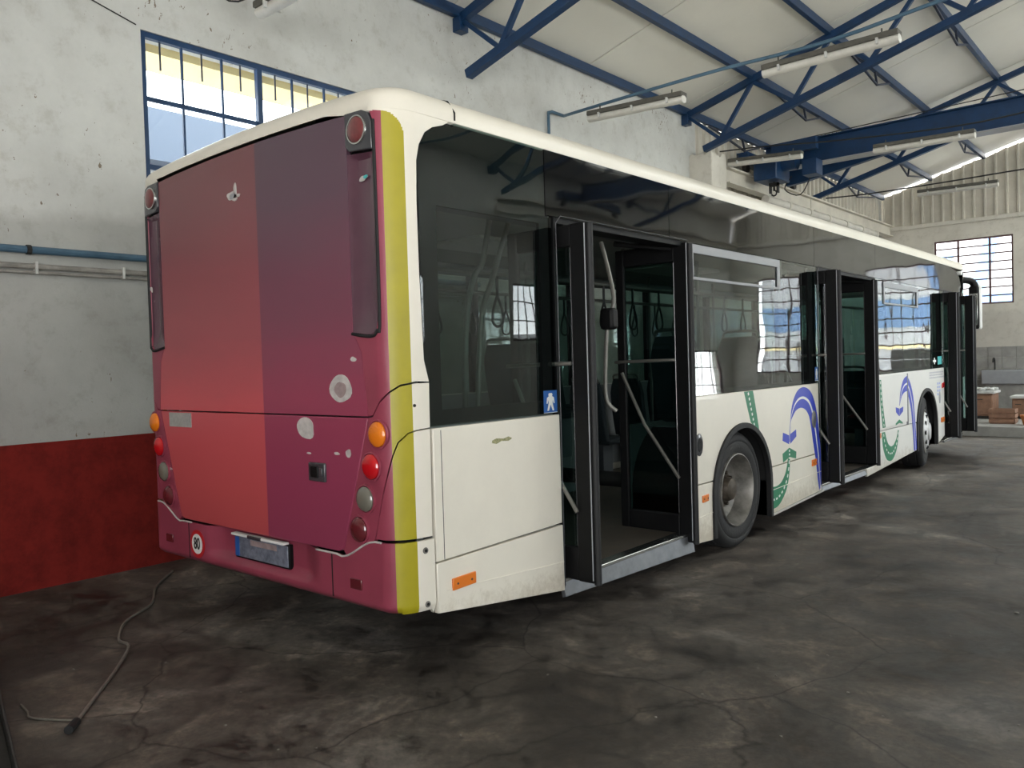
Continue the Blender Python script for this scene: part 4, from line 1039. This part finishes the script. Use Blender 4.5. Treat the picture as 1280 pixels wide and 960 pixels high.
for k in range(2): decal('lane_dash',[(4.645,.61+.033*k),(4.668,.61+.033*k),(4.668,.628+.033*k),(4.645,.628+.033*k)],'stickwhite',.0024,g3)
bO=[(4.655,.73),(4.665,.80),(4.684,.88),(4.719,1.014),(4.773,1.107),(4.858,1.179),(4.95,1.21),(5.042,1.214),(5.153,1.187),(5.245,1.125),(5.318,1.019),(5.369,.87),(5.400,.721),(5.425,.6),(5.428,.42),(5.428,.25)]
bI=[(4.675,.73),(4.690,.85),(4.707,.919),(4.758,.963),(4.831,1.007),(4.94,1.025),(5.049,1.004),(5.14,.941),(5.191,.826),(5.23,.693),(5.291,.513),(5.339,.317),(5.376,.19)]
b1=ribbon('blue_road_graphic',bO,bI,'roadblue',60)
def between(A,Bq,f0,f1,n=60):
    a=interp(A,n); b=interp(Bq,n); m=lambda f:[(p[0]*(1-f)+q[0]*f,p[1]*(1-f)+q[1]*f) for p,q in zip(a,b)]
    return m(f0),m(f1)
strip('lane_line',*between(bO,bI,.44,.56),'stickwhite',.0024,b1)
decal('blue_arrow_graphic',[(4.522,.828),(4.655,.793),(4.655,.711),(4.508,.757)],'roadblue'); decal('blue_arrow_graphic',[(4.680,.800),(4.822,.833),(4.826,.769),(4.682,.713)],'roadblue')
# second set
W_=.0155
aL=[(7.272,1.203),(7.285,.957),(7.359,.64)]; aR=[(7.33,1.2),(7.372,.952),(7.470,.64)]
q1=ribbon('green_road_graphic',aL,aR,'roadgreen',12,W_); dashes(aL,aR,9,q1,W_+.0012,.010,.5)
aL=[(7.375,.585),(7.385,.485),(7.426,.379),(7.53,.265),(7.649,.225),(7.774,.230),(7.905,.30),(7.987,.40),(8.048,.560)]
aR=[(7.490,.585),(7.543,.5),(7.612,.431),(7.709,.395),(7.780,.395),(7.835,.405),(7.914,.451),(7.960,.49),(8.000,.560)]
q2=ribbon('green_road_graphic',aL,aR,'roadgreen',40,.0012); dashes(aL,aR,12,q2,.0024,.010,.5)
decal('green_arrow_graphic',[(7.874,.655),(8.021,.694),(8.165,.648),(8.165,.640),(8.161,.630),(8.016,.650),(7.871,.632)],'roadgreen',W_)
decal('blue_arrow_graphic',[(7.886,.85),(8.026,.826),(8.023,.732),(7.892,.789)],'roadblue',W_); decal('blue_arrow_graphic',[(8.044,.825),(8.198,.841),(8.184,.783),(8.034,.734)],'roadblue',W_)
cA=[(8.033,.86),(8.075,1.005),(8.15,1.109),(8.245,1.183),(8.378,1.215)]; cB=[(8.047,.86),(8.142,.971),(8.262,1.014),(8.33,1.022),(8.378,1.022)]
q3=ribbon('blue_road_graphic',cA,cB,'roadblue',24,W_); strip('lane_line',*between(cA,cB,.44,.56,24),'stickwhite',W_+.0012,q3)
cA=[(8.41,1.205),(8.49,1.174),(8.597,1.083),(8.69,.927),(8.737,.731),(8.781,.501),(8.815,.25)]; cB=[(8.41,1.01),(8.451,.979),(8.518,.888),(8.588,.741),(8.649,.512),(8.678,.32),(8.690,.240)]
q4=ribbon('blue_road_graphic',cA,cB,'roadblue',40,.0045); strip('lane_line',*between(cA,cB,.44,.56,40),'stickwhite',.0057,q4)
# pictogram stickers and small print
def pict(y0,y1,z0,z1,w=.0015):
    s=decal('pedestrian_sticker',[(y0,z0),(y1,z0),(y1,z1),(y0,z1)],'stickblue',w); decal('sticker_border',[(y0,z0),(y1,z0),(y1,z0+.003),(y0,z0+.003)],'stickwhite',w+.001,s)
    cy=(y0+y1)/2; h=z1-z0
    f=[(-.10,.88),(.10,.88),(.13,.80),(.10,.74),(.22,.68),(.26,.42),(.19,.42),(.15,.60),(.12,.45),(.22,.10),(.12,.10),(.0,.38),(-.12,.10),(-.22,.10),(-.12,.45),(-.15,.60),(-.19,.42),(-.26,.42),(-.22,.68),(-.10,.74),(-.13,.80)]
    k=(y1-y0)/.62*.9
    decal('pictogram',[(cy+a*k*.8,z0+b*h) for a,b in f][::-1],'stickwhite',w+.001,s)
pict(1.115,1.240,1.228,1.358); pict(5.315,5.398,1.262,1.395)
decal('teal_sticker',[(9.95,1.322),(10.17,1.326),(10.17,1.440),(9.95,1.436)],'stickteal',.0015)
o=decal('white_cross',[(9.70,1.36),(9.76,1.36),(9.76,1.33),(9.80,1.33),(9.80,1.36),(9.86,1.36),(9.86,1.39),(9.80,1.39),(9.80,1.42),(9.76,1.42),(9.76,1.39),(9.70,1.39)],'stickwhite',.0015)
def smallprint(s,size,y,z,mat,sx=1.):
    bm=text_mesh(s,size,.0005); bmesh.ops.transform(bm,matrix=Matrix.Translation((.0022,y,z))@Matrix.Rotation(PI/2,4,'Z')@Matrix.Rotation(PI/2,4,'X')@Matrix.Diagonal((sx,1,1,1)),verts=bm.verts)
    return bp('small_print',bm,mat)
gp=simple('pale_grey_print',(.50,.50,.54),.5)
bm=bmesh.new()
rg=random.Random(4)
for r in range(3):
    y=9.50
    while y<10.22:
        w=rg.uniform(.03,.09); box(bm,.0005,.0018,y,y+w,1.22-.035*r-.012,1.22-.035*r+.008); y+=w+.015
bp('small_print',bm,gp)
bm=bmesh.new()
for r in range(4):
    for c in range(2): box(bm,.0005,.0018,9.90+c*.10,9.97+c*.10+.0,1.06-.05*r-.017,1.06-.05*r+.014)
bp('small_print',bm,simple('pale_blue_print',(.40,.46,.72),.5))

# --- doors: openings, sills, and leaves standing across the flank
FZ=.225                                    # low floor height
def doorway(y0,y1,zt,zb0,zb1):
    bm=bmesh.new()
    box(bm,-.10,-.012,y0,y0+.022,zb0,zt); box(bm,-.10,-.012,y1-.022,y1,zb1,zt); box(bm,-.14,-.012,y0+.022,y1-.022,zt-.05,zt)
    f=bp('door_frame',bm,M['blackmetal'],bevel=.004)
    bp('frame_edge',T([(.0,y0+.004,zb0+.02),(.002,y0+.004,zt-.05),(.002,y0+.05,zt-.005),(.002,y1-.03,zt-.002)],.003,6),M['darkgrey'],f)
    # sill: silver face below floor
    bm=bmesh.new(); a=[(-.03,y0+.01,zb0-.06),(.0,y0+.01,zb0-.05),(.0,y1-.01,zb1-.05),(-.03,y1-.01,zb1-.06)]
    b=[(-.05,y0+.01,FZ-.012),(-.02,y0+.01,FZ-.012),(-.02,y1-.01,FZ-.012),(-.05,y1-.01,FZ-.012)]
    va=[bm.verts.new(p) for p in a]; vb=[bm.verts.new(p) for p in b]
    bm.faces.new(va); bm.faces.new(vb[::-1])
    for k in range(4): bm.faces.new([va[k],va[(k+1)%4],vb[(k+1)%4],vb[k]])
    bp('door_sill',bm,M['alu'],bevel=.003)
    bp('sill_edge',B(-.10,-.010,y0+.01,y1-.01,FZ-.014,FZ+.010),M['chrome'],bevel=.004)
    return f
def leaf(y,xi,xo,z0,z1,faceout,bars=True,skew=.0,st=.115):
    """glazed leaf standing square to the flank, from xi inside to xo outside"""
    t=.038
    bm=bmesh.new()
    fn=lambda x,yy,z:(x, y+yy+skew*(x-xi), z)
    def bb(a,b,c,d,y0=-t/2,y1=t/2):
        n=len(bm.verts); box(bm,a,b,y0,y1,c,d); bm.verts.ensure_lookup_table()
        for v in bm.verts[n:]: v.co=Vector(fn(*v.co))
    bb(xi,xi+.075,z0,z1); bb(xo-st,xo,z0,z1,-t/2-.012,t/2+.012); bb(xi+.075,xo-st,z0,z0+.20); bb(xi+.075,xo-st,z1-.13,z1)
    d=bp('door_leaf',bm,M['blackmetal'],bevel=.010)
    bm=bmesh.new(); box(bm,xi+.07,xo-st+.005,-.003,.003,z0+.19,z1-.12); tf(bm,fn); bp('glass',bm,M['doorglass'],d)
    bm=bmesh.new(); tube(bm,[fn(xo+.006,0,z0-.01),fn(xo+.006,0,z1-.01)],.022,12); 
    for v in bm.verts: pass
    bp('rubber_edge',bm,M['rubber'],d)
    bp('edge_strip',T([fn(xo-.004,-t/2-.016,z0+.02),fn(xo-.004,-t/2-.016,z1-.01)],.0035,6),M['greyframe'],d)
    bp('edge_strip',T([fn(xo-st-.004,-t/2,z0+.21),fn(xo-st-.004,-t/2,z1-.14)],.003,6),M['darkgrey'],d)
    if bars:
        s=-1
        bp('handrail',T(smoothpath([fn(xi+.03,s*.03,1.50),fn(xi+.05,s*.07,1.505),fn(xo-st-.03,s*.07,1.51),fn(xo-st-.02,s*.03,1.51)],3),.012,10),M['pole'],d)
        bp('handrail',T([fn(xi+.06,s*.05,1.42),fn((xi+xo-st)/2,s*.06,1.03),fn(xo-st+.02,s*.05,.64)],.013,10),M['pole'],d)
    return d
doorway(1.268,2.870,2.385,.176,.135); doorway(5.432,7.235,2.385,.215,.215); doorway(10.30,11.42,2.385,.25,.25)
leaf(1.335,-.42,.188,.225,2.325,-1); leaf(2.815,-.60,.030,.165,2.365,1)
leaf(5.50,-.42,.175,.26,2.335,-1); leaf(7.165,-.60,.015,.24,2.35,1)
leaf(10.38,-.34,.165,.27,2.345,-1); leaf(11.43,-.34,.165,.27,2.345,1)
for y,s in ((1.38,1),(2.77,-1),(5.55,1),(7.12,-1)):
    bp('door_arm',T([( -.10,y,2.33),(-.35,y+s*.35,2.36)],.022,8),M['blackmetal'])

# --- left flank, front
def archcut(cy,cz,r,z0): return [(cy-r,z0),(cy-r,cz)]+[(cy-r*math.cos(PI*i/20),cz+r*math.sin(PI*i/20)) for i in range(1,20)]+[(cy+r,cz),(cy+r,z0)]
lp=[(.236,1.24),(.236,.29)]+archcut(ACY,ACZ,.54,.15)+archcut(FCY,FCZ,.52,.20)+[(11.5,.25),(11.5,1.24)]
bp('left_side_panel',panel(lp,mleft,.03,0),M['cream'])
bp('side_band',panel([(.24,2.372),(11.4,2.372),(11.4,2.745),(.24,2.745)],mleft,.02,0),M['blackglass'])
for a,b in ((.24,1.6),(1.62,3.2),(3.22,4.8),(4.82,6.4),(6.42,8.0),(8.02,9.6),(9.62,11.4)):
    o=bp('side_window',panel([(a,1.25),(b,1.25),(b,2.366),(a,2.366)],mleft,.006,0),M['glassleft'])
    bp('pillar',B(-BW+.01,-BW+.06,b-.06,b+.05,1.25,2.37),M['blackmetal'],o)
mid=[(LA+.05,.26),(LA+.05,1.15)]
fcuts=sorted(CC+CL)
bp('front_panel',panel([(LA+.1,.27),(LA+.1,1.10),(UW-LA-.1,1.10),(UW-LA-.1,.27)],mfront,.03,0,fcuts),M['white'])
bp('windscreen',panel([(LA+.05,1.11),(LA+.02,2.35),(.2,2.5),(UW-.2,2.5),(UW-LA-.02,2.35),(UW-LA-.05,1.11)],mfront,.008,0,fcuts),M['glass'])
bp('destination_box',panel([(LA+.1,2.38),(LA-.0,2.66),(.1,2.742),(UW-.1,2.742),(UW-LA,2.66),(UW-LA-.1,2.38),(UW-.2,2.51),(.2,2.51)],mfront,.03,0,fcuts),M['blackglass'])
bp('front_corner_post',B(-.05,-.004,11.44,11.56,.28,2.40),M['blackmetal'],bevel=.008)
# mirror
mm=bp('mirror_arm',T(smoothpath([(-.22,11.55,2.62),(-.12,11.80,2.62),(.02,11.98,2.60),(.08,12.02,2.50)],5),.055,12),M['blackmetal'])
bm=B(-.01,.135,11.95,12.07,1.84,2.52); bp('mirror_head',bm,M['blackmetal'],mm,bevel=.03)
bm=B(.05,.158,11.99,12.10,1.83,2.54); bp('mirror_shell',bm,M['stickwhite'],mm,bevel=.035)
bp('mirror_glass',B(.012,.118,11.942,11.952,1.90,2.40),M['chrome'],mm,bevel=.004)
bp('marker_lamp',B(-.05,.02,11.35,11.43,2.66,2.72),M['stickwhite'],bevel=.012)

# --- wheels
def wheel(y,rot,cap):
    cx=-.035
    W=[(-.30,.30),(-.29,.40),(-.27,.462),(-.24,.478),(-.195,.480),(-.19,.470),(-.175,.470),(-.17,.480),(-.10,.480),(-.095,.468),(-.08,.468),(-.075,.479),(-.045,.474),(-.020,.455),(-.006,.430),(-.004,.405),(-.010,.398),(-.006,.392),(-.003,.36),(-.008,.325),(-.022,.298)]
    zc=.43
    Mx=Matrix.Translation((cx,y,zc))@Matrix.Rotation(rot,4,'Z')
    bm=bmesh.new(); lathe(bm,W,'X',72,close=True)
    # tread blocks nick the shoulder
    bmesh.ops.transform(bm,matrix=Mx,verts=bm.verts); t=bp('wheel',bm,M['tyre'],ang=60)
    bm=bmesh.new()
    if not cap: pr=[(-.022,.300),(-.004,.298),(-.002,.290),(-.014,.284),(-.05,.272),(-.10,.262),(-.145,.250),(-.165,.215),(-.168,.190),(-.172,.165),(-.19,.15)]
    else: pr=[(-.022,.300),(-.004,.298),(-.002,.290),(-.020,.284),(-.05,.270),(-.05,.15)]
    lathe(bm,pr,'X',64,caps=False); 
    bmesh.ops.transform(bm,matrix=Mx,verts=bm.verts); r=bp('rim',bm,M['rim'],t,ang=40)
    bm=bmesh.new()
    if not cap:
        lathe(bm,[(-.20,.165),(-.150,.165),(-.145,.150),(-.145,.105),(-.085,.100),(-.055,.085),(-.045,.055),(-.045,.01)],'X',40)
        for k in range(10):
            a=2*PI*k/10; tube(bm,[(-.16,.135*math.cos(a),.135*math.sin(a)),(-.115,.135*math.cos(a),.135*math.sin(a))],.015,6)
    else:
        lathe(bm,[(-.06,.27),(-.02,.268),(.012,.235),(.028,.19),(.034,.12),(.05,.115),(.06,.09),(.062,.01)],'X',48)
    bmesh.ops.transform(bm,matrix=Mx,verts=bm.verts); hb=bp('hub',bm,M['hubm'] if not cap else M['hubcap'],t,ang=30)
    if cap:
        bm=bmesh.new()
        for k in range(10):
            a=2*PI*k/10; tube(bm,[(.008,.212*math.cos(a),.212*math.sin(a)),(.026,.212*math.cos(a),.212*math.sin(a))],.030,14)
        bmesh.ops.transform(bm,matrix=Mx,verts=bm.verts); bp('hub_vent',bm,M['dark'],t)
    return t
wheel(3.680,0,False); wheel(9.42,math.radians(9),True)
for y in (3.68,9.42):
    bm=bmesh.new(); lathe(bm,[(-.30,.30),(-.29,.40),(-.27,.462),(-.24,.480),(-.02,.475),(0,.44),(0,.30),(-.1,.2)],'X',40); bmesh.ops.transform(bm,matrix=Matrix.Translation((-BW+.34,y,.43)),verts=bm.verts); bp('wheel',bm,M['tyre'])
# inner dual tyre, axle, underside
bm=bmesh.new(); lathe(bm,[(-.62,.30),(-.60,.46),(-.57,.48),(-.40,.48),(-.37,.46),(-.36,.30)],'X',40); bmesh.ops.transform(bm,matrix=Matrix.Translation((0,3.68,.43)),verts=bm.verts); bp('wheel',bm,M['tyre'])
bp('axle',T([(-2.3,3.68,.43),(-.3,3.68,.43)],.07,12),M['dark']); bp('axle',T([(-2.3,9.42,.43),(-.3,9.42,.43)],.06,12),M['dark'])
bm=bmesh.new(); box(bm,-2.45,-.12,.10,1.20,.40,.50); box(bm,-2.45,-.12,1.2,3.05,.17,.20); box(bm,-1.95,-.75,3.05,4.32,.17,.20); box(bm,-2.45,-.12,4.32,8.75,.19,.215); box(bm,-1.95,-.75,8.75,9.95,.19,.215); box(bm,-2.45,-.12,9.95,11.6,.19,.215)
bp('underfloor',bm,M['dark'])

# --- interior
bm=bmesh.new(); box(bm,-2.50,-.04,1.20,3.10,FZ-.02,FZ); box(bm,-1.90,-.80,3.10,4.30,FZ-.02,FZ); box(bm,-2.50,-.04,4.30,8.78,FZ-.02,FZ); box(bm,-1.90,-.80,8.78,9.92,FZ-.02,FZ); box(bm,-2.50,-.04,9.92,11.6,FZ-.02,FZ)
bp('cabin_floor',bm,M['vinyl'])
bp('engine_box',B(-2.45,-.06,.26,1.18,.505,.85),M['intwall'],bevel=.03)
for q_ in ((-2.52,-1.90,3.05,4.35,FZ,.98),(-.75,-.06,3.15,4.25,FZ+.75,.985),(-.75,-.72,3.15,4.25,FZ,.98),(-2.52,-1.90,8.72,9.98,FZ,1.02),(-.75,-.72,8.82,9.88,FZ,1.02)): bp('wheel_box',B(*q_),M['intwall'],bevel=.01)
bp('cabin_ceiling',B(-2.50,-.04,.2,11.5,2.44,2.47),M['intceil'])
bm=bmesh.new()
for s in (-1,1):
    x=-.17 if s>0 else -BW+.17
    box(bm,x-.13,x+.13,.2,11.4,2.36,2.44)
bp('ceiling_duct',bm,M['intwall'],bevel=.03)
bp('cabin_rear_wall',B(-2.45,-.10,.20,.24,.5,2.44),M['intwall'])
bm=bmesh.new(); box(bm,-2.51,-2.49,.2,11.4,.3,1.24); box(bm,-.055,-.035,.25,1.24,.3,1.22); box(bm,-.055,-.035,2.90,3.14,.3,1.23);box(bm,-.055,-.035,3.14,4.26,.99,1.23); box(bm,-.055,-.035,4.26,5.40,.3,1.23); box(bm,-.055,-.035,7.26,8.80,.3,1.25); box(bm,-.055,-.035,9.90,10.27,.3,1.25)
bp('cabin_lining',bm,M['intwall'])
for y in (2.2,4.9,7.6,9.9):
    bp('ceiling_light',B(-1.55,-1.0,y-.5,y+.5,2.41,2.44),M['tubeglass'],bevel=.01)
def seat_at(x,y,z,rot=0):
    Mx=Matrix.Translation((x,y,z))@Matrix.Rotation(rot,4,'Z')
    bm=bmesh.new(); box(bm,-.21,.21,-.20,.22,.38,.45); bmesh.ops.transform(bm,matrix=Mx,verts=bm.verts); s=bp('seat',bm,M['seatfab'],bevel=.03)
    bm=bmesh.new(); n=8
    pts=[]
    for i in range(n+1):
        t=i/n; pts.append((-.19-.10*t-.02*math.sin(PI*t),.42+.66*t, .21*(1-.25*max(0,t-.8)/.2)))
    fr=[];bk=[]
    for yy,zz,hw in pts:
        fr.append([bm.verts.new((hw*c,yy+.015*(abs(c)),zz)) for c in (-1,-.5,0,.5,1)]); bk.append([bm.verts.new((hw*c,yy-.055,zz)) for c in (-1,-.5,0,.5,1)])
    for i in range(n):
        for k in range(4):
            bm.faces.new([fr[i][k],fr[i][k+1],fr[i+1][k+1],fr[i+1][k]]); bm.faces.new([bk[i][k+1],bk[i][k],bk[i+1][k],bk[i+1][k+1]])
        bm.faces.new([fr[i][0],fr[i+1][0],bk[i+1][0],bk[i][0]]); bm.faces.new([fr[i][4],bk[i][4],bk[i+1][4],fr[i+1][4]])
    for r in (0,n):
        for k in range(4): bm.faces.new([fr[r][k],bk[r][k],bk[r][k+1],fr[r][k+1]])
    bmesh.ops.transform(bm,matrix=Mx,verts=bm.verts); bp('backrest',bm,M['seatfab'],s,bevel=.012)
    bm=bmesh.new(); tube(bm,smoothpath([(-.16,-.31,1.05),(-.15,-.33,1.12),(0,-.33,1.13),(.15,-.33,1.12),(.16,-.31,1.05)],4),.014,8); bmesh.ops.transform(bm,matrix=Mx,verts=bm.verts); bp('grab_handle',bm,M['pole'],s)
    bm=bmesh.new(); box(bm,-.05,.05,-.08,.10,0,.38); bmesh.ops.transform(bm,matrix=Mx,verts=bm.verts); bp('seat_stand',bm,M['seatshell'],s)
for x in (-.35,-.82,-1.73,-2.20): seat_at(x,.62,.55)
for x in (-.35,-2.20,-1.75): seat_at(x,3.55,.62 if x!=-1.75 else .62)
seat_at(-.35,4.12,.62,PI); seat_at(-2.20,4.15,.62)
for y in (4.9,5.7,6.5,7.3,8.1): seat_at(-2.20,y,FZ); seat_at(-1.75,y,FZ) if y>7 else None
seat_at(-.35,7.75,FZ); seat_at(-.80,7.75,FZ); seat_at(-.35,9.1,.66); seat_at(-2.2,9.2,.66)
seat_at(-2.0,10.75,.35)
bp('driver_partition',B(-2.5,-1.35,10.18,10.22,FZ,1.75),M['intwall'],bevel=.02)
bp('dashboard',B(-2.45,-1.0,11.15,11.6,.6,1.10),M['darkgrey'],bevel=.06)
bm=bmesh.new()
for k in range(24):
    a=2*PI*k/24; b=2*PI*(k+1)/24
    tube(bm,[(-2.0+.22*math.cos(a),11.05+.10*math.sin(a),1.15+.19*math.sin(a)),(-2.0+.22*math.cos(b),11.05+.10*math.sin(b),1.15+.19*math.sin(b))],.014,6,cap=False)
tube(bm,[(-2.22,11.05,1.15),(-1.78,11.05,1.15)],.012,6); tube(bm,[(-2.0,11.05,1.15),(-2.0,11.25,1.0)],.03,8)
bp('steering_wheel',bm,M['rubber'])
# stanchions and rails
for x,y in ((-.72,3.1),(-.72,4.35),(-.42,5.75),(-.42,6.9),(-1.75,3.1),(-1.75,5.2),(-1.75,6.7),(-1.0,8.5),(-.75,10.2)):
    bp('stanchion',T([(x,y,FZ),(x,y,2.42)],.016,10),M['pole'])
bp('curved_handrail',T(smoothpath([(-.13,1.93,2.30),(-.03,1.91,1.93),(-.06,1.88,1.78),(-.08,1.87,1.5),(-.08,1.87,1.27),(-.03,1.91,1.19)],5),.014,10),M['pole'])
for L_ in RAILS: bp('curved_handrail',T(smoothpath(L_,5),.018,10),M['pole'])
bp('validator',B(-.10,-.0,1.84,1.92,1.72,1.86),M['blackmetal'],bevel=.02)
for x in (-.72,-1.75): bp('ceiling_rail',T([(x,.6,2.12),(x,10.0,2.12)],.016,10),M['pole'])
rail_=None
sm=None
for x in (-.72,-1.75):
    for k in range(12):
        y=1.55+k*.42+(.4 if k>6 else 0)
        if sm is None:
            bm=bmesh.new(); tube(bm,[(0,0,2.12),(0,0,1.98)],.010,6); tube(bm,smoothpath([(0,0,1.98),(0,-.045,1.88),(0,-.05,1.80),(0,0,1.77),(0,.05,1.80),(0,.045,1.88),(0,0,1.98)],4),.009,6,cap=False)
            o=bp('hanging_strap',bm,M['rubber']); sm=o
        else:
            o=sm.copy(); C.objects.link(o)
        o.location=Vector((x,y,0))-Vector(bus.location)

# ------------------------------------------------------------------ light
w=bpy.data.worlds.new('overcast'); scn.world=w; w.use_nodes=True; nt=w.node_tree
bg=nt.nodes['Background']; tc=N(nt,'ShaderNodeTexCoord'); s=N(nt,'ShaderNodeSeparateXYZ'); nt.links.new(tc.outputs['Generated'],s.inputs[0])
r=ramp(nt,[(0,(1.85,1.84,1.80)),(.47,(1.85,1.84,1.80)),(.53,(.95,.97,1.0)),(1,(.85,.93,1.0))],s.outputs[2]); 
mr=N(nt,'ShaderNodeMapRange',i_1=-1.,i_2=1.); nt.links.new(s.outputs[2],mr.inputs[0]); nt.links.new(mr.outputs[0],r.inputs[0])
nt.links.new(r.outputs[0],bg.inputs[0]); bg.inputs[1].default_value=WORLD
def portal(c,rx,rz,sx,sy):
    l=bpy.data.lights.new('daylight_portal','AREA'); l.shape='RECTANGLE'; l.size=sx; l.size_y=sy; l.energy=1
    l.cycles.is_portal=True
    o=bpy.data.objects.new('daylight_portal',l); C.objects.link(o); o.location=c; o.rotation_euler=(rx,0,rz); return o
portal((XL-.27,(W1[0]+W1[1])/2,(W1[2]+W1[3])/2),PI/2,-PI/2,W1[1]-W1[0],W1[3]-W1[2])
for h in WR: portal((XR+.27,(h[0]+h[1])/2,(h[2]+h[3])/2),PI/2,PI/2,h[1]-h[0],h[3]-h[2])
for h in WE: portal(((h[0]+h[1])/2,YE+.27,(h[2]+h[3])/2),PI/2,PI,h[1]-h[0],h[3]-h[2])
ol=portal((5.35,(6.8+YE)/2,zr(5.35)+.30),0,0,4.2,YE-6.2); ol.rotation_euler=(0,math.atan(.275),0)
portal((5.8,YB-.27,1.97),PI/2,0,3.2,4.05)
scn.view_settings.view_transform='Standard'; scn.view_settings.look='None'; scn.view_settings.gamma=1; scn.view_settings.use_curve_mapping=False
scn.view_settings.exposure=EXPOSURE
scn.cycles.use_denoising=True
scn.cycles.max_bounces=12; scn.cycles.diffuse_bounces=8; scn.cycles.transparent_max_bounces=24; scn.cycles.glossy_bounces=5
scn.cycles.sample_clamp_indirect=20
scn.cycles.caustics_reflective=False
